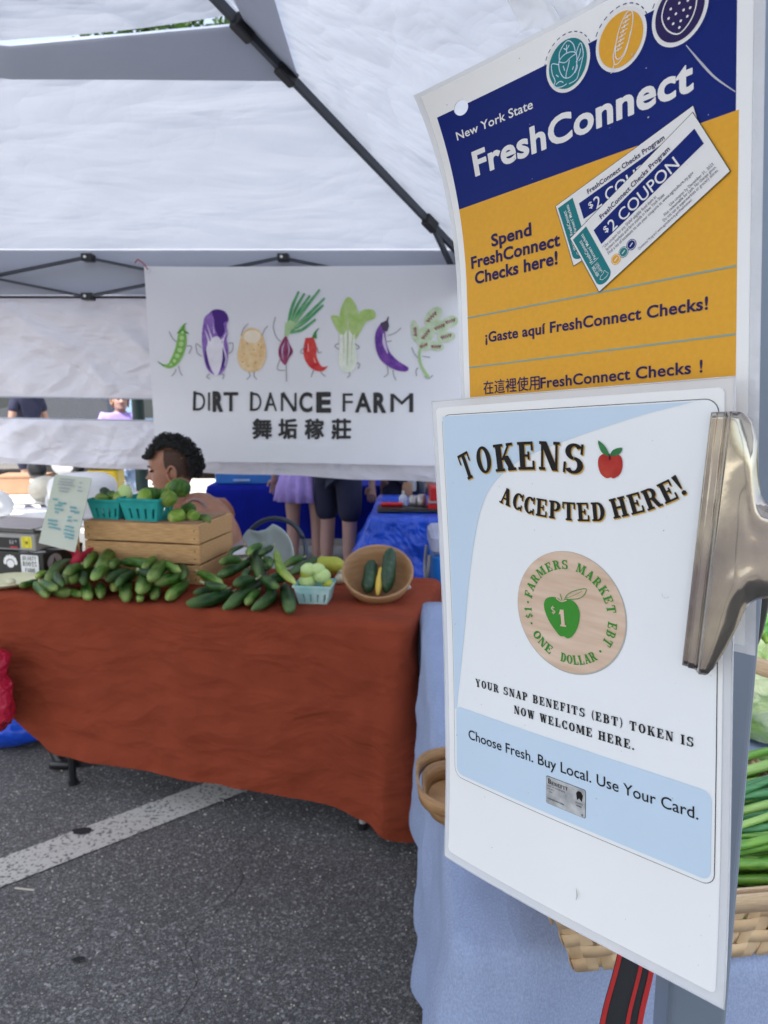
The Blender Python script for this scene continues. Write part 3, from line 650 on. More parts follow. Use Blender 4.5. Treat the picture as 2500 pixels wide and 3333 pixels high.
bprint('print_characters', 'ink', cjk, .0006)
cp = bmap(50, 88, .004)
o = MB().lathe([(.008,0),(.014,.001),(.014,.004),(.008,.004)], 14, Matrix.Translation(cp) @ Matrix.Rotation(radians(90),4,'X')).build('grommet', M['screw'], bt)
MB().tube([cp, cp+Vector((-.02,-.01,.03)), cp+Vector((-.05,.0,.05)), at(440,855,TY)-BO], .003, 5).build('tie_cord', M['red_cloth'], bt)
# ================================================================ TABLES AND CLOTHS
def table_perimeter(c0, e1, e2, Lx, Ly, r=.03, step=.02):
    """closed loop round a table top: (point, outward normal, arclength); c0 = near-left corner"""
    P = []
    cs = [(r,r,180),(Lx-r,r,270),(Lx-r,Ly-r,0),(r,Ly-r,90)]
    for k in range(4):
        cx, cy, a0 = cs[k]
        for i in range(7):
            a = radians(a0+90*i/6); P.append((cx+cos(a)*r, cy+sin(a)*r, cos(a), sin(a)))
        nx, ny, a1 = cs[(k+1) % 4]; a = radians(a0+90)
        s0 = (cx+cos(a)*r, cy+sin(a)*r); s1 = (nx+cos(a)*r, ny+sin(a)*r); n = int(math.hypot(s1[0]-s0[0], s1[1]-s0[1])/step)
        for i in range(1, n): t = i/n; P.append((s0[0]+(s1[0]-s0[0])*t, s0[1]+(s1[1]-s0[1])*t, cos(a), sin(a)))
    out = []; d = 0; prev = None
    for x, y, nx, ny in P:
        p = c0+e1*x+e2*y; n = e1*nx+e2*ny
        if prev is not None: d += (p-prev).length
        out.append((p, n, d, x, y)); prev = p
    return out
def drape(name, label, m, c0, e1, e2, Lx, Ly, z, drop, flare=.05, wave=.012, freq=30, rows=26, crease=.004, corner=.05, topw=.0015):
    per = table_perimeter(c0, e1, e2, Lx, Ly); N = len(per); v = []; f = []
    cen = c0+e1*Lx/2+e2*Ly/2
    # top: concentric rings towards the centre
    R = 14
    for j in range(R, 0, -1):
        for p, n, d, x, y in per:
            q = cen.lerp(p, j/R); v.append((q.x, q.y, z+topw*fbm((q.x*4, q.y*4, z), 2)*2 if j < R else z))
    v = v[::-1]   # centre first
    v = []
    for j in range(1, R+1):
        for p, n, d, x, y in per:
            q = cen.lerp(p, j/R); v.append((q.x, q.y, z+(topw*(1+fbm((q.x*5, q.y*5, z), 2)) if j < R else 0)))
    for k in range(1, rows+1):
        t = k/rows
        for p, n, d, x, y in per:
            D = drop(x, y); h = D*t
            rr = .012
            if h < rr*1.5: off = rr*sin(min(1, h/(rr*1.5))*pi/2)*.9; zz = z-h*.8
            else: off = rr; zz = z-h
            edge = min(1, h/.25)
            cd = min(math.hypot(x-a, y-b) for a in (0, Lx) for b in (0, Ly))
            cf = math.exp(-(cd/.13)**2)
            off += flare*t*t*.5*min(1,h/.3)+ edge*wave*(sin(d*freq+1.3*sin(d*7))+.6*sin(d*freq*.43+2))*(.3+.7*t) + cf*corner*t + crease*edge*(fbm((d*3, h*6, 3), 2.2)+1.6*max(0, ridged((d*1.1+h*.8, h*2.2, 5), 3)-.5))
            off += edge*cf*.014*sin(d*64+2*t)*(.3+.7*t); q = p+n*off; v.append((q.x, q.y, zz))
    rowsT = R+rows
    for j in range(rowsT-1):
        for i in range(N): f.append((j*N+i, j*N+(i+1) % N, (j+1)*N+(i+1) % N, (j+1)*N+i))
    f.append(tuple(range(N))[::-1])
    o = mesh(name, v, f, m, None, True); return tag(o, label, 'tablecloth')
def folding_table(label, c0, e1, e2, Lx, Ly, z, top=M['white_plastic'], leg=M['grey_plastic'], lin=.12, left=None, fy=.06):
    rz = atan2(e1.y, e1.x); t = thing('folding_table', label, 'table', (c0.x, c0.y, 0), rz)
    MB().rbox(.004, Lx-.004, .004, Ly-.004, z-.045, z-.004, .03, 4).build('tabletop', top, t)
    for x in (lin, Lx-.145):
        for y in (fy, Ly-.06):
            l = MB().tube([(x, y, z-.045), (x, y, .012)], .0135, 10).build('leg', left if left and x < Lx/2 else leg, t)
            MB().lathe([(0,0),(.018,0),(.018,.02),(.014,.022)], 10, Matrix.Translation((x, y, 0))).build('rubber_foot', M['black_plastic'], l)
        MB().tube([(x, .06, .3), (x, Ly-.06, .3)], .009, 8).build('brace', leg, t)
    return t
# rust coloured table
a = atz(60, 1935, .745); b = atz(1322, 2034, .745); e1 = (b-a).normalized(); e2 = Vector((-e1.y, e1.x, 0)); RL = (b-a).length+.16
RC = Vector((a.x, a.y, 0))-e1*.16; RZ = .745; RD = .60
folding_table('folding table under the rust red cloth, feet just showing below the hem', RC+e1*.01+e2*.01, e1, e2, RL-.02, RD-.02, RZ-.004, lin=.30, left=M['black_plastic'], fy=.022)
def rdrop(x, y):
    t = x/RL; D = .30+.28*min(1, max(0, t-.02)/.16)**.6+.065*t+.07*max(0, (t-.80)/.20)**2
    if t < .02: D = .30
    if y > RD*.7: D = .35
    return D
drape('rust_tablecloth', 'rust red cloth draped over the table heaped with cucumbers', M['rust_cloth'], RC, e1, e2, RL, RD, RZ+.001, rdrop, flare=.05, wave=.006, freq=17, crease=.008, corner=.05, rows=34)
# pale blue table
BC = Vector((.102, .840, 0)); f1 = Vector((1, -.03, 0)).normalized(); f2 = Vector((.022, 1, 0)).normalized(); BLx, BLy, BZ = .95, 1.60, .74
folding_table('folding table under the pale blue cloth, right of the aisle', BC+f1*.01+f2*.01, f1, f2, BLx-.02, BLy-.02, BZ-.004)
drape('blue_tablecloth', 'pale blue chambray cloth hanging in folds over the table behind the posters', M['blue_cloth'], BC, f1, f2, BLx, BLy, BZ+.001, lambda x, y: .62+.03*sin(x*3+y*2), flare=.03, wave=.014, freq=23, crease=.005, corner=.085, rows=30)

# ================================================================ PRODUCE
_ck = [0]
def shaft(P, rad, n=12, wob=.03, taper=(.25,.72,.95,1,1,1,.97,.86,.62,.3)):
    Q = catmull(P, 6) if len(P) > 2 else [Vector(P[0]).lerp(Vector(P[1]), i/9) for i in range(10)]
    K = 16; # resample
    ds = [0]
    for i in range(1, len(Q)): ds.append(ds[-1]+(Q[i]-Q[i-1]).length)
    def s(t):
        d = t*ds[-1]
        for i in range(1, len(Q)):
            if ds[i] >= d: return Q[i-1].lerp(Q[i], (d-ds[i-1])/max(1e-9, ds[i]-ds[i-1]))
        return Q[-1]
    us = [0, .02, .06, .12, .2, .3, .4, .5, .6, .7, .8, .88, .94, .98, 1]
    pts = [s(u) for u in us]
    prof = lambda u: rad*max(.05, (1-abs(2*u-1)**3.2))**.5
    k = random.random()*9
    r = [prof(u)*(1+wob*sin(u*9+k)) for u in us]
    return pts, r
def veg(name, label, cat, P, rad, m, group=None, stem=True, n=12, parent=None):
    """a curved fruit from stem end P[0] to blossom end P[-1]; object origin at the stem, local x along it"""
    P = [Vector(p) for p in P]; d = (P[-1]-P[0]).normalized()
    R = d.to_track_quat('X', 'Z').to_matrix().to_4x4(); T = Matrix.Translation(P[0]) @ R; Ti = T.inverted()
    pts, r = shaft([Ti @ p for p in P], rad, n)
    mb = MB().tube(pts, r, n)
    k = random.random()*50
    mb.v = [tuple(Vector(q)*1.0+Vector((0, noise.noise(Vector(q)*45+Vector((k,0,0))), noise.noise(Vector(q)*45+Vector((0,k,0)))))*rad*.16) for q in mb.v]
    o = mb.build(name, m, None, True); o.matrix_world = T
    tag(o, label, cat, group)
    if stem:
        q = pts[0]; c = MB().tube([q+Vector((.004,0,0)), q+Vector((-.012,.001,.003)), q+Vector((-.02,.002,.006))], [.006,.0045,.004], 6).build('stem', M['stem_tan'], o, True)
    return o
ORD = ['leftmost', 'second from the left', 'third from the left', 'fourth from the left', 'fifth from the left', 'sixth from the left', 'seventh from the left', 'eighth from the left', 'ninth from the left', 'tenth from the left', 'eleventh from the left', 'twelfth from the left', 'thirteenth from the left', 'fourteenth from the left']
def px_per_m(P): return FPX/(P.y*cos(PITCH)-(P.z-CAM_H)*sin(PITCH))
def heap(rows, conv, mats, words, group):
    for row, (rname, z, items) in enumerate(rows):
        items = sorted(items, key=lambda it: sum(p[0] for p in it[0])/len(it[0]))
        for i, (pts, wd, mk_) in enumerate(items):
            # z of the spine by row; end-on ones run away from the viewer
            P = [atz(*conv(*p), z+(p[2] if len(p) > 2 else 0)) if len(p) < 3 else atz(*conv(p[0], p[1]), z+p[2]) for p in pts] if False else []
            for p in pts:
                dz = p[2] if len(p) > 2 else 0; P.append(atz(*conv(p[0], p[1]), z+dz))
            ln = (P[-1]-P[0]).length; r = wd*.98*.5425/px_per_m(P[0])/2
            if len(P) == 1 or ln < .06:
                q = P[-1]; P = [q+Vector((random.uniform(-.03,.03), .15, .006)), q+Vector((0,.07,.008)), q]
            elif ln > .24:
                pass
            d = (P[-1]-P[0]); e = d.normalized()*r*.55; P[0] = P[0]-e*.9; P[-1] = P[-1]+e*.4; P = P if len(P) > 2 else [P[0], P[0].lerp(P[1], .5)+Vector((random.uniform(-.008,.008), 0, random.uniform(-.004,.010))), P[1]]
            shade = {'m': 'green', 'd': 'dark green', 'l': 'pale green'}[mk_]
            veg('cucumber', f'{shade} cucumber, {ORD[i]} in the {rname} of {words}', 'cucumber', P, r, M[{'m': 'cuke_mid', 'd': 'cuke_dark', 'l': 'cuke_light'}[mk_]], group)
LF = [([(225,1278),(120,1303)],42,'m'),([(215,1290),(285,1362)],66,'m'),([(300,1310),(370,1340),(432,1338)],70,'m'),([(425,1330),(495,1352)],46,'m'),([(530,1300),(532,1372)],72,'m'),([(600,1300),(603,1366)],64,'m'),([(678,1326)],70,'l'),([(765,1300),(763,1385)],78,'m'),([(840,1350),(838,1384)],48,'m'),([(925,1310),(925,1374)],70,'m'),([(1115,1285),(1005,1378)],74,'m'),([(715,1330),(722,1350)],50,'d')]
LM = [([(275,1228),(222,1252)],44,'l'),([(435,1160),(360,1190),(290,1285)],78,'m'),([(430,1195),(390,1280)],72,'m'),([(545,1205),(425,1275)],76,'m'),([(560,1262),(645,1255)],64,'d'),([(775,1225),(640,1268)],70,'d'),([(805,1240)],50,'m'),([(870,1245),(842,1332)],86,'m'),([(1100,1225),(935,1285)],80,'m'),([(1080,1180),(1100,1260)],56,'d'),([(490,1240),(500,1290)],60,'d'),([(720,1280),(700,1300)],60,'d'),([(330,1245),(372,1305)],60,'d'),([(250,1285),(335,1322)],58,'m')]
LT = [([(600,1085),(512,1190)],60,'m'),([(675,1090),(595,1215)],84,'m'),([(765,1112),(695,1080)],66,'l'),([(735,1165),(820,1160),(915,1182)],66,'m'),([(700,1160),(660,1190)],60,'m'),([(985,1165),(905,1262)],80,'m'),([(1000,1170),(1075,1215)],58,'m'),([(790,1195),(860,1205)],58,'m'),([(475,1185),(400,1232)],62,'m'),([(850,1215),(930,1232)],58,'d'),([(625,1195),(560,1262)],64,'m')]
heap([('front row', RZ+.024, LF), ('second layer', RZ+.062, LM), ('top layer', RZ+.10, LT)], z1, None, 'the left heap', 'cucumbers heaped in front of the wooden crate')
RF = [([(270,885),(150,925),(22,950)],84,'d'),([(235,865),(60,885)],64,'d'),([(480,770),(400,860),(240,975)],78,'d'),([(440,880),(375,948)],58,'m'),([(500,835),(520,905),(410,980)],72,'d'),([(600,850),(632,992)],84,'d')]
RM = [([(85,765),(150,790),(225,830)],56,'m'),([(395,690),(300,740),(200,785)],66,'d'),([(415,610),(435,700),(450,790)],78,'d'),([(600,800),(490,822)],66,'d'),([(410,810),(300,835)],64,'d'),([(380,760),(350,800)],50,'d'),([(560,745),(480,745)],66,'d'),([(705,680),(600,722)],52,'m'),([(805,680),(640,765)],62,'d'),([(130,830),(250,850)],50,'d'),([(470,800),(560,850)],60,'d'),([(250,770),(350,720)],58,'m')]
RT = [([(550,635),(580,740),(665,825)],50,'l'),([(330,650),(385,655)],52,'m'),([(330,690),(215,705)],56,'m'),([(525,608),(455,650)],46,'d'),([(480,690),(520,720)],50,'d'),([(200,662),(270,662)],30,'d')]
heap([('front row', RZ+.028, RF), ('second layer', RZ+.068, RM), ('top layer', RZ+.105, RT)], z2, None, 'the right heap', 'long dark cucumbers heaped right of the crate')

# ---------------------------------------------------------------- slatted wooden crate
cfr = atz(*z1(1207,1302), RZ+.002); W_, D_, H_ = .49, .30, .236
ch = atan2(e1.y, e1.x)
ct = thing('wooden_crate', 'pine slatted crate behind the cucumbers, carrying two teal pint baskets', 'crate', (cfr.x, cfr.y, RZ+.003), ch+radians(2))
cr_top = H_
for i in range(3):
    z0 = .002+i*.079
    for (nm, x0, x1, y0, y1) in (('slat', -W_, 0, 0, .011), ('slat', -W_, 0, D_-.011, D_), ('slat', -.011-.0, -.0, .0115, D_-.0115), ('slat', -W_, -W_+.011, .0115, D_-.0115)):
        dz = random.uniform(-.001, .001)
        MB().rbox(x0, x1, y0, y1, z0+dz, z0+.073+dz, .003, 1).build(nm, M['crate_wood'], ct)
for x in (-W_+.0115+.011, -.0115-.011):
    for y in (.0115+.011, D_-.0115-.011):
        MB().box(x-.0105, x+.0105, y-.0105, y+.0105, .0, H_-.004).build('corner_post', M['crate_wood'], ct)
for i in range(4): MB().box(-W_+.012, -.012, .014+i*.07, .014+i*.07+.06, .001, .009).build('bottom_slat', M['crate_wood'], ct)
MB().box(-W_+.013, -.013, .013, D_-.013, H_-.035, H_-.028).build('lid_board', M['crate_wood'], ct)
mb = MB()
for i in range(3):
    for z in (.02, .05):
        for x in (-W_+.02, -.02): mb.lathe([(0,0),(.0028,0),(.0028,.0012),(0,.0012)], 6, Matrix.Translation((x, 0, .002+i*.079+z)) @ Matrix.Rotation(radians(90),4,'X'))
o = mb.build('nail_heads', M['tent_plastic'], ct); o['kind'] = 'stuff'
ct_m = Matrix.Translation(ct.location) @ Matrix.Rotation(ch+radians(2), 4, 'Z')
# ---------------------------------------------------------------- pulp pint baskets
def pint(label, loc, rz, w_, d_, h_, m, slots=4, name='pint_basket', splay=.022, tilt=0):
    mb = MB(); nU = 4*(slots*2+1)
    def ring(z, g):
        P = []
        cs = [(-w_/2,-d_/2),(w_/2,-d_/2),(w_/2,d_/2),(-w_/2,d_/2)]
        for k in range(4):
            a, b = cs[k], cs[(k+1) % 4]; n = slots*2+1
            for i in range(n):
                t = (i//2+(.70 if i % 2 else 0)+.15)/(slots+.45) if i else 0; x = a[0]+(b[0]-a[0])*t; y = a[1]+(b[1]-a[1])*t
                P.append((x*g, y*g, z))
        return P
    zs = [0, .1, .55, .6, .88, .9, 1.0]
    v = []
    for q in zs: v += ring(h_*q, 1-.24*(1-q) if q < .89 else 1+(.05 if q > .89 else 0))
    N = 4*(slots*2+1); f = [tuple(range(N))[::-1]]
    for j in range(len(zs)-1):
        for i in range(N):
            if j == 1 and (i % (slots*2+1)) % 2 == 1: continue
            f.append((j*N+i, j*N+(i+1) % N, (j+1)*N+(i+1) % N, (j+1)*N+i))
    mb.add(v, f); o = mb.build(name, m); o.location = loc; o.rotation_euler = (0, tilt, rz); solidify(o, .003)
    tag(o, label, 'basket'); return o
cz = ch+radians(2)
def oncrate(x, y, z=0): return ct_m @ Vector((x, y, H_-.028+z))
pa = oncrate(-.405, .065, .002); pint('teal pulp pint basket on the crate, the left one, with small squashes', (pa.x, pa.y, pa.z+.03), cz, .140, .11, .078, M['teal_pulp'], 4)
pb = oncrate(-.243, .06, .002); pint('teal pulp pint basket on the crate, the right one, with fat green squashes', (pb.x, pb.y, pb.z+.03), cz-.06, .175, .125, .088, M['teal_pulp'], 4)
mb = MB().box(-W_+.016, -.016, .016, D_-.016, H_-.0275, H_+.0025).build('straw_liner', M['cardboard'], ct)
def squash(label, px, Yoff, r, m, ln=.1, cat='squash', grp=None, name='squash', conv=z1, Y=None):
    a, b = px; P0 = at(*conv(*a), Y); P1 = at(*conv(*b), Y)
    return veg(name, label, cat, [P0+Vector((0,Yoff,0)), P1], r, m, grp, stem=False)
Yb = pb.y-.01; Ya = pa.y
squash('small dark green squash at the back of the left teal basket', ((590,735),(660,765)), .04, .020, M['cuke_dark'], Y=Ya+.02)
squash('pale yellow-green squash at the left rim of the left teal basket', ((640,800),(570,770)), .03, .021, M['cuke_light'], Y=Ya-.02)
squash('lime squash in the middle of the left teal basket', ((690,765),(700,790)), .07, .022, M['cuke_light'], Y=Ya-.03)
squash('small olive squash peeping over the left teal basket', ((640,755),(690,770)), .03, .018, M['cuke_mid'], Y=Ya+.0)
squash('cream and yellow squash standing tall in the left teal basket', ((735,700),(765,800)), .01, .027, M['squash_pale'], Y=Ya+.0)
squash('large round green squash in the middle of the right teal basket', ((890,715),(905,820)), .02, .044, M['cuke_mid'], Y=Yb+.02)
squash('pale round-ended squash at the left of the right teal basket', ((865,745),(850,810)), .05, .030, M['cuke_light'], Y=Yb-.03)
squash('light striped squash leaning in the front of the right teal basket', ((1035,745),(980,820)), .02, .031, M['cuke_light'], Y=Yb-.04)
squash('green squash behind the striped one in the right teal basket', ((965,735),(970,790)), .03, .030, M['cuke_mid'], Y=Yb+.03)
squash('big dark green squash rising at the right of the right teal basket', ((1085,665),(1065,770)), .02, .040, M['cuke_mid'], Y=Yb+.04)
squash('yellow-tipped squash between the two large green ones', ((1025,690),(1010,760)), .03, .022, M['cuke_light'], Y=Yb+.05)
Yc = oncrate(-.1, .06).y
squash('loose pale green squash on the crate, nearest the teal basket', ((1100,880),(1010,905)), .03, .030, M['cuke_light'], Y=Yc-.02)
squash('loose green cucumber lying at the back of the crate top', ((1165,830),(1085,860)), .02, .024, M['cuke_mid'], Y=Yc+.06)
squash('loose light green cucumber standing on end on the crate top', ((1180,865),(1140,915)), .02, .027, M['cuke_light'], Y=Yc-.0)
squash('loose small dark cucumber at the right end of the crate top', ((1185,905),(1255,912)), .03, .022, M['cuke_mid'], Y=Yc+.0)
# pale pint basket with round squashes
q = atz(*z2(778,960), RZ); pint('faded blue-green pulp basket of pale round squashes beside the wooden bowl', (q.x, q.y+.052, RZ+.002), ch+.12, .128, .11, .068, M['pale_pulp'], 4)
Yq = q.y+.05
for lab, c, r, m in (('pale round squash at the front left of the faded basket', (738,812), .031, 'squash_pale'), ('pale round squash at the right of the faded basket', (825,780), .032, 'squash_pale'), ('pale squash at the back of the faded basket', (745,745), .028, 'squash_pale'),
                     ('lime squash wedged between pale ones in the faded basket', (735,770), .024, 'squash_lime'), ('small yellow squash at the front right of the faded basket', (862,832), .021, 'squash_lime'), ('cream squash behind the right one in the faded basket', (800,745), .027, 'squash_pale')):
    p = at(*z2(*c), Yq); mb = MB().ball((0,0,0), r, r, r*.86, 14, None, .03); o = mb.build('round_squash', M[m], None, True); o.location = p; tag(o, lab, 'squash', 'round squashes in the faded pulp basket')
p = atz(*z2(870,735), RZ+.04); veg('warty_squash', 'warty yellow-green squash lying behind the faded pulp basket', 'squash', [p+Vector((-.07,.0,.01)), p+Vector((0,.01,.01)), p+Vector((.065,0,0))], .034, M['squash_lime'])
for i, (x, y) in enumerate(((945,762),(935,800))):
    p = atz(*z2(x, y), RZ+.022); o = MB().ball((0,0,0), .022, .022, .02, 10, None, .05).tube([(0,0,.015),(0.003,0,.035)], .004, 6).build('garlic_bulb', M['garlic'], None, True); o.location = p
    tag(o, ('upper' if i == 0 else 'lower')+' garlic bulb tucked between the pulp basket and the wooden bowl', 'garlic')
# wooden bowl tilted to the viewer
p = atz(*z2(1160,945), RZ+.004); bw = thing('wooden_bowl', 'round wooden bowl tipped towards the aisle with two marrows and a yellow squash in it', 'bowl', (p.x, p.y+.02, RZ+.0))
Mx = Matrix.Translation((.0,.062,.082)) @ Matrix.Scale(1.05, 4) @ Matrix.Rotation(radians(35), 4, 'X')
prof = [(0,-.075),(.05,-.073),(.085,-.055),(.11,-.02),(.122,.025),(.119,.028),(.113,.024),(.102,-.016),(.078,-.048),(.045,-.064),(0,-.066)]
MB().lathe(prof, 40, Mx).build('shell', M['bowl_wood'], bw, True)
yb_ = p.y+.075
def bv(lab, a, b, r, m, dy0=0, dy1=0, nm='marrow'):
    return veg(nm, lab, 'squash', [at(*z2(*a), yb_+dy0), at(*z2(*b), yb_+dy1)], r, m, None, stem=False)
bv('dark green marrow on the left inside the wooden bowl', (1130,690), (1095,885), .026, M['squash_dark'], .055, -.02)
bv('tall straight marrow standing up out of the wooden bowl', (1240,615), (1208,885), .0265, M['squash_dark'], .045, -.02)
bv('slim yellow squash between the marrows in the wooden bowl', (1180,730), (1158,900), .012, M['squash_yellow'], .02, -.035, 'yellow_squash')
q = atz(*z2(1310,880), RZ+.01); o = MB().rbox(-.03,.03,-.002,.002,-.012,.012,.002,2, Matrix.Rotation(radians(-30),4,'Y')).build('price_tag', M['chair_shell']); o.location = q+Vector((0,.0,.012)); tag(o, 'pale folded price tag lying beside the wooden bowl', 'price tag')
# white bowl behind the heap
q = atz(*z2(322,640), RZ+.05); o = MB().lathe([(0,0),(.035,.001),(.06,.03),(.073,.052),(.076,.053),(.071,.05),(.056,.028),(.03,.008),(0,.007)], 28).build('white_bowl', M['white_plastic'], None, True); o.location = (q.x, q.y, RZ+.002); tag(o, 'small white bowl behind the long cucumbers, beside the crate', 'bowl')

# ---------------------------------------------------------------- scale on the sticker-covered black box
bx = atz(*z1(270,1262), RZ); bt2 = thing('sticker_box', 'black box covered in farm stickers under the scale', 'box', (bx.x, bx.y, RZ+.002), ch)
MB().rbox(-.30, 0, 0, .24, 0, .098, .006, 3).build('box_body', M['black_box'], bt2)
MB().rbox(-.302, .002, -.002, .242, .084, .100, .006, 3).build('lid', M['black_box'], bt2)
fmap = lambda u, v, h=0: Vector((u, -.0005-h, v))
pr = Print(lambda u, v, h: Vector((u, -.0022-h, -v))); pr.rect(-.105, -.022, -.092, -.016, .006); o = pr.build('sticker', M['sticker_white'], bt2)
pr = Print(lambda u, v, h: Vector((u, -.0026-h, -v)))
slab_text(pr, 'HEARTY', [(-.097,-.071),(-.031,-.071)], .016); slab_text(pr, 'ROOTS', [(-.097,-.046),(-.031,-.046)], .020); slab_text(pr, 'FARM', [(-.087,-.024),(-.042,-.024)], .015)
pr.build('sticker_lettering', M['ink'], bt2)
pr = Print(lambda u, v, h: Vector((u, -.0022-h, -v)))
pr.disc((-.155,-.052), .018, .016)
for i in range(7): a = pi+pi*i/6; pr.disc((-.155+cos(a)*.026, -.058+sin(a)*.022), .007, .010, 12)
pr.build('paw_sticker', M['sticker_white'], bt2)
pr = Print(lambda u, v, h: Vector((.0022+h, u, -v))); pr.disc((.06,-.055), .042, .034); o = pr.build('oval_sticker', M['sticker_grey'], bt2)
pr = Print(lambda u, v, h: Vector((.0026+h, u, -v))); pr.poly([(.045,-.04),(.06,-.078),(.075,-.04),(.068,-.04),(.06,-.06),(.052,-.04)]); pr.build('oval_sticker_mark', M['ink'], bt2)
for i, (x, y, rx, ry, k) in enumerate(((-.05,.03,.045,.020,'sticker_white'),(-.02,.09,.05,.018,'sticker_grey'),(-.10,.012,.03,.01,'sticker_grey'),(-.03,.15,.03,.02,'sticker_white'))):
    pr = Print(lambda u, v, h: Vector((u, v, .1005+h))); pr.disc((x, y), rx*.8, ry); pr.build('lid_sticker', M[k], bt2)
st = thing('shop_scale', 'grey shop scale with a steel pan and a yellow sticker, on the black box', 'scale', (bx.x, bx.y, RZ+.103), ch)
st.location = Matrix.Translation(bt2.location) @ Matrix.Rotation(ch,4,'Z') @ Vector((-.042, .012, .101))
MB().rbox(-.30, 0, 0, .21, .003, .072, .010, 3).build('housing', M['grey_plastic'], st)
MB().rbox(-.27, -.03, .03, .18, .072, .082, .008, 3).build('pan_support', M['grey_plastic'], st)
MB().rbox(-.305, .002, -.012, .215, .094, .0985, .008, 3).build('pan', M['steel_plate'], st)
MB().rbox(-.02, .05, .02, .21, .0862, .0935, .008, 3).build('pan_edge', M['white_plastic'], st)
for x in (-.25, -.05):
    for y in (.06, .16): MB().tube([(x, y, .080), (x, y, .095)], .008, 8).build('pan_post', M['grey_plastic'], st)
MB().rbox(-.20, -.075, -.003, .002, .012, .055, .002, 2).build('display', M['black_plastic'], st)
pr = Print(lambda u, v, h: Vector((u, -.0035-h, -v))); pr.text('8.8', (-.12,-.03), (-.10,-.03), .016); pr.poly([(-.093,-.045),(-.086,-.045),(-.0895,-.036)]); pr.build('display_marks', M['sticker_grey'], st)
pr = Print(lambda u, v, h: Vector((u, -.0035-h, -v))); pr.rect(-.118,-.082,-.020,-.014,.002); pr.build('red_key', M['ink_red'], st)
pr = Print(lambda u, v, h: Vector((u, -.0012-h, -v))); pr.rect(-.064, -.016, -.062, -.016, .003); pr.build('yellow_sticker', M['sticker_yellow'], st)
pr = Print(lambda u, v, h: Vector((u, -.0018-h, -v)))
for i in range(6):
    v_ = -.055+i*.007; pr.stroke([(-.059, v_), (-.046, v_)], .0012); pr.stroke([(-.034, v_), (-.022, v_)], .0012)
pr.ring((-.040,-.038), .004, .006); pr.stroke([(-.040,-.046),(-.040,-.030)], .0015); pr.stroke([(-.047,-.038),(-.033,-.038)], .0015); pr.build('sticker_print', M['ink'], st)
# small feet under scale
for x in (-.28, -.02):
    for y in (.02, .19): MB().lathe([(0,0),(.008,0),(.008,.004)], 8, Matrix.Translation((x, y, -.001))).build('foot', M['black_plastic'], st)
# cream plate with a rock
q = atz(*z1(10,1330), RZ); pl = MB().lathe([(0,.004),(.07,.004),(.105,.022),(.108,.024),(.104,.026),(.068,.010),(0,.009)], 36).build('cream_plate', M['plate_cream'], None, True); pl.location = (q.x-.01, q.y+.07, RZ+.001); tag(pl, 'cream oval plate at the left end of the rust red table', 'plate')
o = MB().ball((0,0,0), .02, .016, .012, 9, None, .1).build('ginger_piece', M['garlic'], None, True); o.location = pl.location+Vector((.02,-.02,.020)); tag(o, 'small knobbly piece of root on the cream plate', 'root')
# price board on a stand
A_ = at(*z1(330,635), 2.72); B_ = at(*z1(550,655), 2.72); C_ = at(*z1(450,1100), 2.60); D_2 = at(*z1(232,1045), 2.60)
pb_ = thing('price_board', 'leaning pale board with handwritten prices between scale and crate', 'price board', (D_2.x, D_2.y, RZ))
PO = Vector(pb_.location)
def bfn2(u, v, h=0):
    top = A_.lerp(B_, u); bot = D_2.lerp(C_, u); p = top.lerp(bot, v); n = (B_-A_).cross(D_2-A_).normalized()
    if n.y > 0: n = -n
    return p+n*h-PO
V, F = grid(lambda u, v: bfn2(u, v), 4, 6); o = mesh('board', V, F, M['board_green'], pb_); solidify(o, .005, 1)
def scrawl(mk_, lines, nm):
    pr = Print(lambda u, v, h: bfn2(u, v, .0058+h))
    for (x0, x1, y, s_) in lines:
        n = int((x1-x0)/.03); pts = []
        for i in range(n*2+1):
            pts.append((x0+(x1-x0)*i/(2*n), y+(s_ if i % 2 else -s_)*random.uniform(.3, 1)))
        pr.stroke(pts, .012, 2)
    pr.build(nm, M[mk_], pb_)
scrawl('ink_grey', [(.18,.58,.06,.012),(.16,.55,.10,.012),(.15,.60,.14,.012),(.2,.5,.19,.014),(.22,.48,.235,.012),(.72,.8,.09,.012),(.72,.8,.15,.012),(.72,.85,.2,.012)], 'grey_writing')
scrawl('ink_teal', [(.12,.25,.36,.02),(.28,.5,.40,.02),(.2,.4,.44,.02),(.22,.45,.49,.02),(.25,.35,.54,.02),(.12,.38,.66,.025),(.14,.4,.71,.02),(.18,.5,.755,.014),(.62,.8,.44,.02),(.65,.9,.49,.024),(.62,.72,.57,.02),(.80,.9,.6,.015),(.62,.75,.62,.02),(.6,.85,.70,.014),(.6,.88,.75,.014),(.62,.9,.80,.018),(.66,.9,.84,.014)], 'teal_writing')
MB().bar(bfn2(.5,.05,-.004)-Vector((0,-.004,0)), Vector((bfn2(.5,.5,0).x, .16, .003)), .012, .004).build('prop', M['crate_wood'], pb_)
q = at(*z1(450,1120), 2.70); mb = MB()
V, F = grid(lambda u, v: Vector((-.05+.11*u+.01*sin(v*7), .02+.02*sin(u*8+v*5)+.03*v, .12*(1-v)+.008*sin(u*9))), 12, 10)
o = mesh('red_cloth_bag', V, F, M['red_cloth'], None, True); solidify(o, .004); o.location = (q.x+.01, q.y, RZ+.004); tag(o, 'crumpled dark red cloth between the price board and the crate', 'cloth')
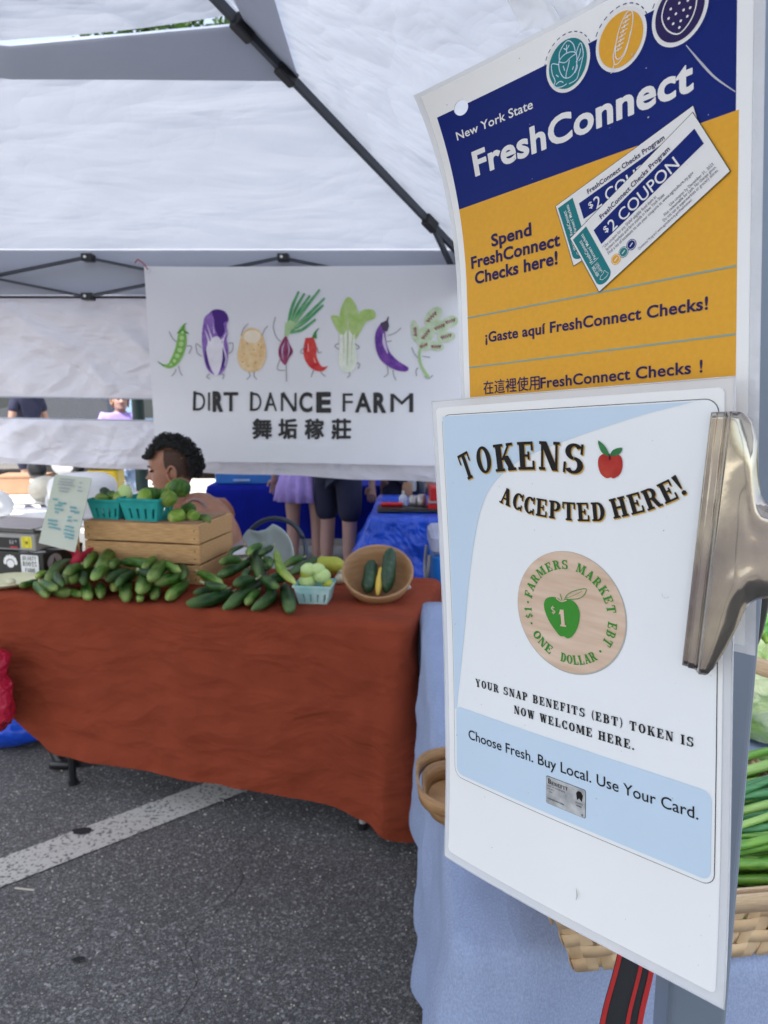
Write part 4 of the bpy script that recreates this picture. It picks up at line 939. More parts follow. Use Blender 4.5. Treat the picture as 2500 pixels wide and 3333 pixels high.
# ================================================================ POSTERS, CLIP, POLE
PT = Vector((.04084483, .59738315, 1.44845616)); PU = Vector((.66618073, -.74330737, .06080618)); PV = Vector((.04504075, -.0412848, -.9981317)); PN = PU.cross(PV).normalized()
if PN.y < 0: PN = -PN
U0, U1 = .0165, .243
def poster_fn(origin, curl, shift=False):
    def fn(u, v, h=0):
        c, k = curl(u, v); e = 1e-4
        return origin+PU*u+PV*(v+(.0165*k**.8*max(0, (-.085-v)/.14)**2 if shift else 0))-PN*(c*k+h)
    return fn
def curl_fc(u, v): return (.028*max(0, (-.085-v)/.14)**2, max(0, 1-(u-U0)/(U1-U0))**2)
def curl_tk(u, v): return (1, .0035*sin(u*14+.6)*(.4+.6*abs(v-.2)/.2)+.004*max(0, (v-.3)/.1)**2-.003*sin(v*9))
fT = thing('coupon_poster', 'laminated amber and navy poster about spending coupon checks, curled at its top left', 'poster', tuple(PT+PN*.02))
fO = Vector(fT.location)
_ff = poster_fn(PT+PN*.02, curl_fc, True); ff = lambda u, v, h=0: _ff(u, v, h)-fO
kT = thing('token_poster', 'laminated white and pale blue TOKENS ACCEPTED HERE! poster held by the steel clip', 'poster', tuple(PT))
kO = Vector(kT.location)
_kf = poster_fn(PT, curl_tk); kf = lambda u, v, h=0: _kf(u, v, h)-kO

def sheet_with_hole(fn, u0, u1, v0, v1, nu, nv, h, hole=None, hr=0):
    V, F = grid(lambda a, b: (u0+(u1-u0)*a, v0+(v1-v0)*b, h), nu, nv); bm = bmesh.new()
    vs = [bm.verts.new(p) for p in V]
    for q in F: bm.faces.new([vs[i] for i in q])
    if hole:
        kill = [f for f in bm.faces if any(math.hypot(x.co.x-hole[0], x.co.y-hole[1]) < hr*1.02 for x in f.verts) or math.hypot(f.calc_center_median().x-hole[0], f.calc_center_median().y-hole[1]) < hr*1.3]
        bmesh.ops.delete(bm, geom=kill, context='FACES')
        bd = [e for e in bm.edges if len(e.link_faces) == 1 and math.hypot(e.verts[0].co.x-hole[0], e.verts[0].co.y-hole[1]) < hr*2.6]
        vv = {x for e in bd for x in e.verts}
        for x in vv:
            a = atan2(x.co.y-hole[1], x.co.x-hole[0]); x.co.x = hole[0]+cos(a)*hr; x.co.y = hole[1]+sin(a)*hr
    for x in bm.verts: x.co = fn(*x.co)
    return bm
HC, HR = (.0434, -.2290), .0058
# paper and film of the coupon poster (its film margin shows at the edges)
o = from_bm('laminate_film', sheet_with_hole(ff, .0125, .248, -.2545, .17, 60, 100, -.0004, HC, HR), M['laminate_edge'], fT); solidify(o, .0003)
o = from_bm('paper', sheet_with_hole(ff, U0+.001, .2425, -.2505, .165, 70, 120, .0003, HC, HR), M['paper'], fT); solidify(o, .0002)
o = from_bm('curled_film_edge', sheet_with_hole(ff, .2428, .2490, -.2545, .17, 3, 60, .0006), M['tape_clear'], fT)
class PP(Print): pass
def fprint(name, m, draw, h, step=.006, hole=False):
    pr = Print(ff, step, h); draw(pr)
    if hole:
        for f in [f for f in pr.bm.faces]: pass
    return pr.build(name, M[m], fT)
def band(p):
    x0, x1, y0, y1 = .0235, .2335, -.2300, -.1530; hx, hy = HC; r = HR; a0 = math.asin((hy-y0)/r)
    p.poly([(x0,y0)]+[(hx+cos(t_)*r, hy+sin(t_)*r) for t_ in [pi+a0-(pi+2*a0)*i/24 for i in range(25)]]+[(x1,y0),(x1,y1),(x0,y1)])
fprint('navy_band', 'print_navy', band, .0005)
fprint('amber_field', 'print_amber', lambda p: p.rect(.0235, .2352, -.1530, .160), .0005)
fprint('heading', 'print_white', lambda p: (p.text('New York State', (.0345,-.2062), (.0980,-.2050), .0068, .012), p.text('FreshConnect', (.0440,-.1742), (.2085,-.1738), .0192, .032)), .0008, .01)
fprint('rule', 'print_rule', lambda p: p.rect(.0236, .2350, -.0661, -.0650), .0008)
fprint('rule', 'print_rule', lambda p: p.rect(.0236, .2350, -.0264, -.0253), .0008)
fprint('lettering', 'print_indigo', lambda p: (p.text('Spend', (.0516,-.1162), (.0888,-.1165), .0094, .030), p.text('FreshConnect', (.0300,-.1035), (.1130,-.1035), .0094, .030), p.text('Checks here!', (.0330,-.0908), (.1105,-.0912), .0094, .030)), .0008, .01)
fprint('lettering', 'print_indigo', lambda p: p.text('¡Gaste aquí FreshConnect Checks!', (.0417,-.0440), (.2183,-.0430), .0080, .024), .0008, .01)
fprint('lettering', 'print_indigo', lambda p: (p.text('在這裡使用', (.0383,-.0040), (.0930,-.0042), .0085, .008), p.text('FreshConnect Checks', (.0937,-.0042), (.2080,-.0050), .0080, .02), p.text('!', (.2135,-.0052), (.2152,-.0052), .0080, .02)), .0008, .01)
# round emblems
def emblem(cx, cy, rx, ry, fillm, art, nm):
    k = ry/rx
    pr = Print(ff, .006, .0007); pr.disc((cx, cy), rx, ry, 48); pr.build('emblem_rim', M['print_white'], fT)
    pr = Print(ff, .006, .0009); pr.disc((cx, cy), rx*.87, ry*.87, 48); pr.build('emblem_disc', M[fillm], fT)
    pr = Print(ff, None, .0008)
    for i in range(26): a0 = 2*pi*i/26; pr.ring((cx, cy), rx*1.07, rx*1.10, k, 3, a0, a0+.13)
    pr.build('emblem_dashes', M['print_navy'], fT)
    pr = Print(ff, None, .0011); art(pr, lambda x, y: (cx+x*rx, cy+y*ry)); pr.build(nm, M['print_white'] if fillm != 'print_teal' else M['print_sky'], fT)
W1 = .0006
def cab_art(p, q):
    S_ = lambda pts, cl=False: p.stroke([q(*a) for a in pts], W1, 5, cl)
    S_([(-.35,-.25),(0,-.38),(.38,-.25),(.42,.1),(.3,.4),(.05,.52),(-.22,.42),(-.38,.1)], True)
    S_([(-.36,-.2),(-.1,-.08),(.15,-.16),(.38,-.2)]); S_([(.1,-.1),(.02,.1),(-.08,.3),(-.12,.48)]); S_([(-.2,.0),(-.15,.2)])
    S_([(-.35,-.25),(-.3,-.55),(.05,-.8),(.3,-.6),(.38,-.3)]); S_([(-.38,-.1),(-.7,-.25),(-.72,.1),(-.62,.4),(-.7,.6),(-.35,.72),(-.1,.7)])
    S_([(.4,-.2),(.62,-.5),(.72,-.1),(.6,.25),(.5,.45),(.35,.7),(.0,.74)]); S_([(.38,.1),(.55,-.1),(.62,-.3)]); S_([(0,-.4),(.02,-.68)]); S_([(0,-.5),(-.12,-.6)]); S_([(.0,-.5),(.14,-.62)])
    S_([(-.6,.55),(-.4,.5),(-.25,.6)]); S_([(-.55,.2),(-.45,.32)]); S_([(.3,.45),(.42,.3),(.4,.15)]); S_([(.2,.3),(.26,.2)]); S_([(.5,.1),(.64,.02)])
def corn_art(p, q):
    S_ = lambda pts, cl=False: p.stroke([q(*a) for a in pts], W1, 5, cl)
    S_([(.36,-.78),(.5,-.6),(.42,-.1),(.15,.45),(-.1,.6),(-.22,.4),(-.12,-.15),(.12,-.6)], True)
    S_([(-.12,-.1),(-.3,.4),(-.28,.7),(-.42,.95)]); S_([(.4,-.1),(.2,.45),(-.1,.72),(-.28,.7)]); S_([(-.2,.1),(-.22,.5)])
    for i in range(8):
        y = -.6+i*.13; x = .3-i*.055
        S_([(x-.14,y),(x+.14,y-.04)]); p.stroke([q(x-.02,y-.07),q(x-.02,y+.03)], W1)
def berry_art(p, q):
    S_ = lambda pts, cl=False: p.stroke([q(*a) for a in pts], W1*1.3, 5, cl)
    S_([(-.5,-.45),(-.62,-.05),(-.42,.4),(0,.66),(.42,.4),(.6,-.05),(.5,-.45),(.25,-.6),(-.25,-.6)], True); S_([(-.3,-.62),(-.1,-.5),(0,-.75),(.12,-.5),(.32,-.62)])
    for a in ((-.3,-.2),(0,-.25),(.3,-.2),(-.38,.05),(-.12,.02),(.15,.02),(.38,.05),(-.22,.28),(.05,.3),(.28,.26),(0,.48)): p.disc(q(*a), .0008, .0008, 8)
emblem(.1262, -.2235, .0158, .0183, 'print_teal', cab_art, 'cabbage_drawing')
emblem(.1630, -.2222, .0170, .0190, 'print_amber', corn_art, 'corn_drawing')
emblem(.2004, -.2215, .0172, .0190, 'print_indigo', berry_art, 'berry_drawing')
# the two coupons
def coupon(A, B, D, h, first):
    A, B, D = Vector(A), Vector(B), Vector(D); U = B-A; Vv = D-A
    q = lambda x, y: tuple(A+U*x+Vv*y)
    def P_(name, m, draw, dh, step=.01): pr = Print(ff, step, h+dh); draw(pr); return pr.build(name, M[m], fT)
    P_('coupon_edge', 'print_black', lambda p: p.poly([q(-.004,-.009),q(1.004,-.009),q(1.004,1.009),q(-.004,1.009)]), 0)
    P_('coupon', 'print_white', lambda p: p.poly([q(0,0),q(1,0),q(1,1),q(0,1)]), .0001)
    P_('coupon_tab', 'print_teal', lambda p: p.poly([q(.012,.05),q(.135,.05),*[q(.0735+.0615*cos(a), .86+.10*sin(a)) for a in [pi*i/8 for i in range(9)]],q(.012,.86)]), .0002)
    P_('coupon_band', 'print_navy', lambda p: p.poly([q(.165,.19),q(.965,.19),q(.965,.45),q(.165,.45)]), .0002)
    cap = Vv.length
    P_('coupon_heading', 'print_white', lambda p: (p.text('$', q(.225,.37), q(.255,.37), cap*.10, .01), p.text('2 COUPON', q(.268,.435), q(.80,.435), cap*.185, .004)), .0003)
    P_('coupon_title', 'print_indigo', lambda p: p.text('FreshConnect Checks Program', q(.245,.155), q(.80,.155), cap*.075, .02), .0003)
    P_('tab_lettering', 'print_white', lambda p: (p.text('FreshConnect', q(.055,.13), q(.055,.52), cap*.03, .01) if 0 else None, p.text('FreshConnect', q(.062,.56), q(.062,.16), cap*.055, .01), p.text("Farmers' Markets", q(.092,.56), q(.092,.10), cap*.05, .01), p.stroke([q(.04,.58), q(.105,.58)], .0003),
       p.text('NEW YORK', q(.055,.80), q(.055,.62), cap*.05, .02), p.text('STATE OF', q(.075,.76), q(.075,.62), cap*.03, .0), p.text('OPPORTUNITY', q(.088,.80), q(.088,.62), cap*.03, .0),
       p.stroke([q(.045,.86), q(.06,.83), q(.08,.83), q(.10,.80), q(.105,.84), q(.115,.88), q(.095,.90), q(.06,.90), q(.045,.86)], .0003)), .0003)
    P_('small_print', 'print_indigo', lambda p: (p.text('Use coupon for any SNAP eligible food item at', q(.175,.535), q(.60,.535), cap*.05, 0), *( () if first else (p.text('farmers markets and farm stands in New York State', q(.175,.60), q(.645,.60), cap*.05, 0),
       p.text('Find a list of locations to use your coupons at www.agriculture.ny.gov', q(.175,.665), q(.84,.665), cap*.05, 0),
       p.text('Use coupon by December 31, 2023.', q(.64,.78), q(.955,.78), cap*.045, 0), p.text('Not redeemable for cash. No change given.', q(.585,.835), q(.955,.835), cap*.045, 0), p.text('Do not use at supermarkets or grocery stores.', q(.565,.89), q(.955,.89), cap*.045, 0),
       p.text('Questions? Program? www.agriculture.ny.gov/freshconnect', q(.355,.945), q(.76,.945), cap*.04, 0)) )), .0003)
    if not first:
        for x, m in ((.20,'print_amber'),(.265,'print_teal'),(.33,'print_navy')):
            c = q(x, .80); P_('coupon_icon', m, lambda p: p.disc(c, .0036, .0036, 20), .0003); P_('icon_ring', 'print_white', lambda p: (p.ring(c, .0028, .0031, 1, 20), p.stroke([(c[0]-.001,c[1]+.001),(c[0]+.001,c[1]-.001)], .0006)), .0004)
coupon((.1107,-.1312), (.2087,-.1643), (.1240,-.0872), .0010, True)
coupon((.1221,-.1061), (.2087,-.1602), (.1443,-.0659), .0016, False)
# crease and scuffs in the film
pr = Print(ff, .01, .0013); pr.stroke([(.2045,-.2005),(.214,-.186),(.222,-.175),(.2335,-.163)], [.0004,.0012,.0010,.0005], 4); pr.build('film_crease', M['tape_clear'], fT)
def specks(fn, parent, n, box, seed, h, rmax=.0008):
    rn = random.Random(seed); pr = Print(fn, None, h)
    for _ in range(n):
        x, y = rn.uniform(*box[:2]), rn.uniform(*box[2:]); r = rmax*rn.uniform(.25, 1)*rn.uniform(.4, 1)
        pr.disc((x, y), r, r*rn.uniform(.4, 1), 7, rn.uniform(0, 3))
    o = pr.build('dust_specks', M['print_dust'], parent); o['kind'] = 'stuff'; return o
specks(ff, fT, 26, (.03,.24,-.25,0), 3, .0020)

# ---- token poster
TW, TH = .24146, .40
o = from_bm('laminate_film', sheet_with_hole(kf, 0, TW, 0, TH, 40, 60, -.0006), M['laminate_edge'], kT); solidify(o, .0004)
o = from_bm('backing_sheet', sheet_with_hole(kf, .006, TW-.0065, .0062, TH-.008, 30, 50, -.0001), M['paper'], kT); solidify(o, .0002)
bmx = bmesh.new(); pr = Print(kf, .01, .0004); pr.rect(.0052, TW-.0055, .0055, TH-.0072, .004); pr.build('paper', M['paper'], kT)
# rolled film rim catching light at the sides and bottom
for a, b in (((TW,.0),(TW,TH)), ((TW,TH),(0,TH)), ((0,TH),(0,0)), ((0,0),(TW,0))):
    MB().tube([kf(a[0]+(b[0]-a[0])*i/20, a[1]+(b[1]-a[1])*i/20, -.0003) for i in range(21)], .00055, 5).build('film_rim', M['tape_clear'], kT, True)
def kprint(name, m, draw, h, step=.008):
    pr = Print(kf, step, h); draw(pr); return pr.build(name, M[m], kT)
F0, F1, G0, G1 = .0120, .2325, .0122, .3220
kprint('frame_line', 'print_black', lambda p: p.rect(F0-.0005, F1+.0005, G0-.0005, G1+.0005, .0085), .0006)
kprint('page', 'print_page', lambda p: p.rect(F0, F1, G0, G1, .008), .0008)
sw = [(.2190,.0130),(.1796,.0211),(.1236,.0366),(.0895,.0489),(.0657,.0647),(.0529,.0811),(.0436,.1045),(.0330,.1493),(.0208,.2247),(.0150,.262)]
swc = [(a.x, a.y) for a in catmull([(x, y, 0) for x, y in sw], 5)]
kprint('sky_swoosh', 'print_sky', lambda p: [p.poly([(F0+.0008, swc[i][1]),(swc[i][0], swc[i][1]),(swc[i+1][0], swc[i+1][1]),(F0+.0008, swc[i+1][1])]) for i in range(len(swc)-1)], .0010)
kprint('pale_box', 'print_sky', lambda p: p.rect(F0+.0025, .2305, .2590, .3190, .006), .0012)
# TOKENS along its arch, gold shadow behind
tok = [((.0276+.004,.0650),(.0470,.0610)), ]
def spaced(pr, word, cells, cap, dx=0, dy=0, hcap=None):
    lay = 0
    for ch, (x0, y0), (x1, y1), c in cells:
        P, W = slab(ch); d = Vector((x1-x0, y1-y0)); n = Vector((d.y, -d.x)).normalized(); k = 1/W
        for q in P:
            lay = (lay+1) % 30
            pr.mesh2([(x0+dx+d.x*a*k+n.x*b*c, y0+dy+d.y*a*k+n.y*b*c) for a, b in q], [tuple(range(len(q)))], lay*3e-6)
tcell = [('T',(.0350,.0655),(.0465,.0610),.0215), ('O',(.0500,.0600),(.0648,.0572),.0212), ('K',(.0670,.0575),(.0866,.0558),.0208), ('E',(.0885,.0556),(.1040,.0553),.0206), ('N',(.1068,.0552),(.1242,.0562),.0206), ('S',(.1262,.0567),(.1428,.0590),.0212)]
kprint('heading_shadow', 'print_gold', lambda p: spaced(p, '', tcell, 0, .0006, .0009), .0014, None)
kprint('heading', 'print_black', lambda p: spaced(p, '', tcell, 0), .0016, None)
acc = [(.0688,.0808),(.0912,.0873),(.1139,.0902),(.1362,.0911),(.1588,.0898)]; her = [(.1648,.0880),(.1893,.0810),(.2075,.0730),(.2155,.0680)]
ac = [(a.x, a.y) for a in catmull([(x, y, 0) for x, y in acc], 5)]; hc = [(a.x, a.y) for a in catmull([(x, y, 0) for x, y in her], 5)]
def sh(path, dx, dy): return [(x+dx, y+dy) for x, y in path]
kprint('heading_shadow', 'print_gold', lambda p: (slab_text(p, 'ACCEPTED', sh(ac,.0005,.0008), .0130, .13), slab_text(p, 'HERE!', sh(hc,.0005,.0008), .0135, .13)), .0014, None)
kprint('heading', 'print_black', lambda p: (slab_text(p, 'ACCEPTED', ac, .0130, .13), slab_text(p, 'HERE!', hc, .0135, .13)), .0016, None)
# little red apple
kprint('red_apple', 'print_red', lambda p: p.poly(catmull([(.1629,.0452,0),(.1665,.0440,0),(.1708,.0462,0),(.1718,.0515,0),(.1700,.0575,0),(.1655,.0606,0),(.1629,.0600,0),(.1600,.0606,0),(.1558,.0575,0),(.1540,.0515,0),(.1550,.0462,0),(.1592,.0440,0)], 3, True)), .0014)
kprint('apple_leaves', 'print_leaf', lambda p: (p.poly(catmull([(.1622,.0456,0),(.1580,.0440,0),(.1556,.0405,0),(.1546,.0352,0),(.1585,.0380,0),(.1612,.0415,0)], 3, True)), p.poly(catmull([(.1632,.0452,0),(.1655,.0415,0),(.1716,.0402,0),(.1705,.0438,0),(.1668,.0456,0)], 3, True))), .0016)
kprint('apple_stem', 'print_black', lambda p: (p.stroke([(.1628,.0480),(.1627,.0440)], [.0012,.0006])), .0018)
# the wooden one dollar token
tc_, tr_ = (.1275,.1587), .0447
kprint('token_edge', 'print_dust', lambda p: p.disc((tc_[0]+.0003, tc_[1]+.0004), tr_+.0007, None, 64), .0010)
kprint('wooden_token', 'print_wood', lambda p: p.disc(tc_, tr_, None, 64), .0012)
def ring_text(p, word, a0, a1, r, cap, inward=False, gap=.16):
    n = 24; pts = []
    for i in range(n+1):
        a = radians(a0+(a1-a0)*i/n); pts.append((tc_[0]+cos(a)*r, tc_[1]+sin(a)*r))
    slab_text(p, word, pts, cap, gap)
def token_words(p):
    ring_text(p, 'FARMERS', 190, 272, .0318, .0068); ring_text(p, 'MARKET', 283, 352, .0318, .0068); ring_text(p, 'EBT', 362, 392, .0318, .0068)
    ring_text(p, 'DOLLAR', 101, 52, .0383, .0068); ring_text(p, 'ONE', 146, 115, .0383, .0068); ring_text(p, '$1', 163, 178, .0318, .0068)
    for a in (184, 157, 43): p.disc((tc_[0]+cos(radians(a))*.0350, tc_[1]+sin(radians(a))*.0350), .0009, None, 10)
kprint('token_lettering', 'print_green', token_words, .0016, None)
ga = [(.1226,.1508,0),(.1262,.1488,0),(.1312,.1492,0),(.1352,.1520,0),(.1372,.1570,0),(.1366,.1640,0),(.1338,.1715,0),(.1300,.1765,0),(.1266,.1782,0),(.1238,.1772,0),(.1205,.1775,0),(.1172,.1748,0),(.1120,.1690,0),(.1082,.1620,0),(.1070,.1560,0),(.1090,.1512,0),(.1140,.1490,0),(.1190,.1492,0)]
kprint('green_apple', 'print_green', lambda p: p.poly(catmull(ga, 3, True)), .0016)
kprint('apple_outline', 'print_green', lambda p: (p.stroke([(.1250,.1500),(.1270,.1460),(.1330,.1420),(.1428,.1392),(.1400,.1450),(.1340,.1478),(.1262,.1490)], .0005, 4), p.stroke([(.1262,.1482),(.1330,.1450),(.1395,.1412)], .0003, 4), p.stroke([(.1215,.1458),(.1228,.1500)], .0007)), .0018, None)
kprint('token_value', 'print_wood', lambda p: (slab_text(p, '1', [(.1198,.1700),(.1268,.1695)], .0125, .1), slab_text(p, '$', [(.1135,.1618),(.1175,.1616)], .0060, .1), p.stroke([(.1180,.1492),(.1222,.1512),(.1270,.1495)], .0009, 4)), .0020, None)
kprint('benefit_line', 'print_black', lambda p: (slab_text(p, 'YOUR SNAP BENEFITS (EBT) TOKEN IS', [(.0374,.2362),(.2190,.2328)], .0066, .22), slab_text(p, 'NOW WELCOME HERE.', [(.0772,.2484),(.1785,.2472)], .0066, .2)), .0014, None)
kprint('slogan', 'print_black', lambda p: p.text('Choose Fresh. Buy Local. Use Your Card.', (.0289,.2838), (.2225,.2803), .0086, .004), .0016, .02)
# benefit card picture
K0, K1, J0, J1 = .1075, .1410, .2892, .3105
kprint('card_edge', 'print_black', lambda p: p.rect(K0-.0003, K1+.0003, J0-.0003, J1+.0003, .0015), .0014)
kprint('card', 'print_card', lambda p: p.rect(K0, K1, J0, J1, .0014), .0016)
kprint('card_print', 'print_black', lambda p: (slab_text(p, 'B', [(.1090,.2945),(.1120,.2945)], .0040), slab_text(p, 'ENEFIT', [(.1122,.2948),(.1265,.2946)], .0028, .15),
    p.text('0000 000 000 00 0000', (.1085,.2968), (.1240,.2968), .0009), p.text('000 0000', (.1085,.2990), (.1150,.2990), .0009), p.text('000', (.1100,.3012), (.1130,.3012), .0009), p.text('SIGNATURE HERE', (.1088,.3068), (.1235,.3070), .0011, .01),
    p.text('PHOTO', (.1330,.3015), (.1390,.3015), .0013, .01), p.text('HERE', (.1333,.3036), (.1380,.3036), .0013, .01), p.poly([(.1335,.2935),(.1350,.2915),(.1362,.2932),(.1375,.2915),(.1392,.2938),(.1382,.2990),(.1360,.2970),(.1342,.2988)]), p.stroke([(.1380,.3085),(.1392,.3085)], .0006), p.stroke([(.1380,.3093),(.1392,.3093)], .0006)), .0018, None)
specks(kf, kT, 70, (.01,.235,.01,.39), 5, .0022, .0007)
kprint('film_scuff', 'print_dust', lambda p: (p.ring((.2005,.1350), .0022, .0024, 1, 14, .3, 3.4), p.stroke([(.1352,.366),(.1362,.371),(.1355,.375)], [.0003,.0012,.0003], 4)), .0022, None)

# ---- sign pole (leg of the canopy above)
q0 = at(2238, 3333, .600); PXc, PYc = q0.x, .600; ph = .0262
pole_top = 2.31
pt = thing('sign_pole', 'blue-grey square canopy pole behind the two laminated posters', 'pole', (PXc, PYc, 0), radians(-8))
MB().rbox(-ph, ph, -ph, ph, .012, pole_top, .006, 4).build('upright', M['pole_paint'], pt)
MB().rbox(-.045, .045, -.045, .045, 0, .011, .008, 3).build('foot_plate', M['tent_steel'], pt)
MB().rbox(-ph-.004, ph+.004, -ph-.004, ph+.004, 1.95, 2.05, .008, 4).build('slider', M['tent_plastic'], pt)
# ---- bulldog clip: jaw, folded lip and the flaring handle
cT = thing('bulldog_clip', 'large scratched steel bulldog clip gripping the right edge of the token poster', 'clip', tuple(PT+PU*.235+PV*.1))
cO = Vector(cT.location)
pr_ = poster_fn(PT, lambda u, v: (0, 0)); cfn = lambda u, v, h: pr_(u, v, h)-cO
def jawline(v): # left edge of the jaw follows the photographed lean
    t = (v-.0196)/(.1789-.0196); return .2301+(.2130-.2301)*t
V0, V1 = .0200, .1782
def jaw(uv, w_):
    t = w_; v = V0+(V1-V0)*t; u = jawline(v)
    s = uv
    # cross-section: lip lying on the paper, groove, then rising pressed face
    prof = [(0,.0022),(.0045,.0030),(.0050,.0046),(.0085,.0046),(.0105,.0060),(.0125,.0090),(.0150,.0118)]
    k = s*(len(prof)-1); i = min(int(k), len(prof)-2); f = k-i
    a = prof[i][0]+(prof[i+1][0]-prof[i][0])*f; h = prof[i][1]+(prof[i+1][1]-prof[i][1])*f
    return cfn(u+a, v+.002*s*(1 if t > .5 else -0)*0, h)
V, F = grid(jaw, 24, 40); o = mesh('jaw', V, F, M['clip_steel'], cT, False); solidify(o, .0012, 1)
for p_ in o.data.polygons: p_.use_smooth = True
# handle: outline narrows from the full jaw to a tongue leaving to the right
def edges(s):
    """s 0 at the jaw, 1 at the far end: v of the upper and lower edge, as in the photo"""
    up = [(0,.0200),(.10,.0206),(.20,.0245),(.27,.035),(.31,.052),(.36,.066),(.42,.0712),(.52,.0728),(1,.074)]
    lo = [(0,.1782),(.08,.1775),(.14,.172),(.22,.160),(.31,.145),(.37,.131),(.45,.1262),(.55,.1245),(1,.1235)]
    def itp(T):
        for i in range(len(T)-1):
            if T[i+1][0] >= s: q = (s-T[i][0])/(T[i+1][0]-T[i][0]); q = q*q*(3-2*q) if 0 else q; return T[i][1]+(T[i+1][1]-T[i][1])*q
        return T[-1][1]
    return itp(up), itp(lo)
def handle(a, b):
    a_, b_ = edges(a); v = a_+(b_-a_)*b; base = jawline(v)+.0150*(1-.0)
    u = base+a*.062; w_ = abs(2*b-1)
    h = .0118+.008*sin(min(1, a/.35)*pi/2)-.004*a
    h -= (w_**6)*.005*min(1, a*5)                       # rolled edges
    h += .0018*math.exp(-((b-.72)/.10)**2)*math.exp(-((a-.28)/.16)**2)-.0010*math.exp(-((b-.3)/.10)**2)*math.exp(-((a-.30)/.2)**2)
    return cfn(u, v, h)
V, F = grid(handle, 44, 40); o = mesh('handle', V, F, M['clip_steel'], cT, True); solidify(o, .0012, 1)
# back plate behind the papers and spring axle out of frame
V, F = grid(lambda a, b: cfn(jawline(V0+(V1-V0)*b)+.004+a*.012, V0+(V1-V0)*b, -.026-.002*sin(a*3)), 6, 12); o = mesh('back_jaw', V, F, M['clip_steel'], cT, True); solidify(o, .0012)
MB().tube([cfn(.305,.080,.008), cfn(.305,.118,.008)], .007, 12).build('spring', M['clip_steel'], cT, True)
# black grip of a second clamp beyond the pole
g0 = PT+PN*.06
gp = lambda x, y: at(x, y, .70)
o = MB(); pts = [gp(2520,1330), gp(2497,1480), gp(2484,1700), gp(2472,1900), gp(2446,2040), gp(2418,2105)]
o.tube(catmull(pts, 5), [.012]*3+[.017]*18+[.012]*4+[.006], 12) if 0 else o.tube(catmull(pts, 5), .0155, 12, 1, .6)
c0 = gp(2500,1700); o = o.build('clamp_grip', M['black_plastic'], None, True); tag(o, 'black curved clamp grip showing just right of the sign pole', 'clamp')
# clear plastic tie crumpled over the top edge of the poster
q = at(1830, 40, .56); V, F = grid(lambda u, v: Vector(((u-.5)*.070+.006*sin(v*9), .008*sin(u*11+v*7)+.006*noise.noise(Vector((u*5,v*5,1))), (v-.5)*.060+.010*sin(u*8))), 22, 18)
o = mesh('plastic_wrap', V, F, M['tape_clear'], None, True); o.location = q+Vector((0,0,.012)); tag(o, 'crumpled clear plastic wrap behind the top edge of the coupon poster', 'plastic wrap')
# strap hanging behind the posters
sT = thing('webbing_strap', 'black webbing strap with red stripes hanging below the token poster', 'strap', tuple(at(2035,3250,.56)))
sO = Vector(sT.location)
def sfn(u, v, h=0):
    tl, tr, bl, br_ = at(2025,2900,.545), at(2130,2960,.530), at(1945,3420,.545), at(2090,3420,.530)
    p = tl.lerp(tr, u).lerp(bl.lerp(br_, u), v); p += Vector((.003*sin(v*6), -.004*sin(pi*v)-h, 0)); return p-sO
for nm, u0, u1, m, h in (('webbing', 0, 1, 'strap_black', 0), ('red_stripe', .0, .12, 'strap_red', .0012), ('red_stripe', .60, .70, 'strap_red', .0012), ('red_stripe', .87, 1.0, 'strap_red', .0012)):
    V, F = grid(lambda a, b: sfn(u0+(u1-u0)*a, b, h), 6, 24); o = mesh(nm, V, F, M[m], sT, True); solidify(o, .0012)

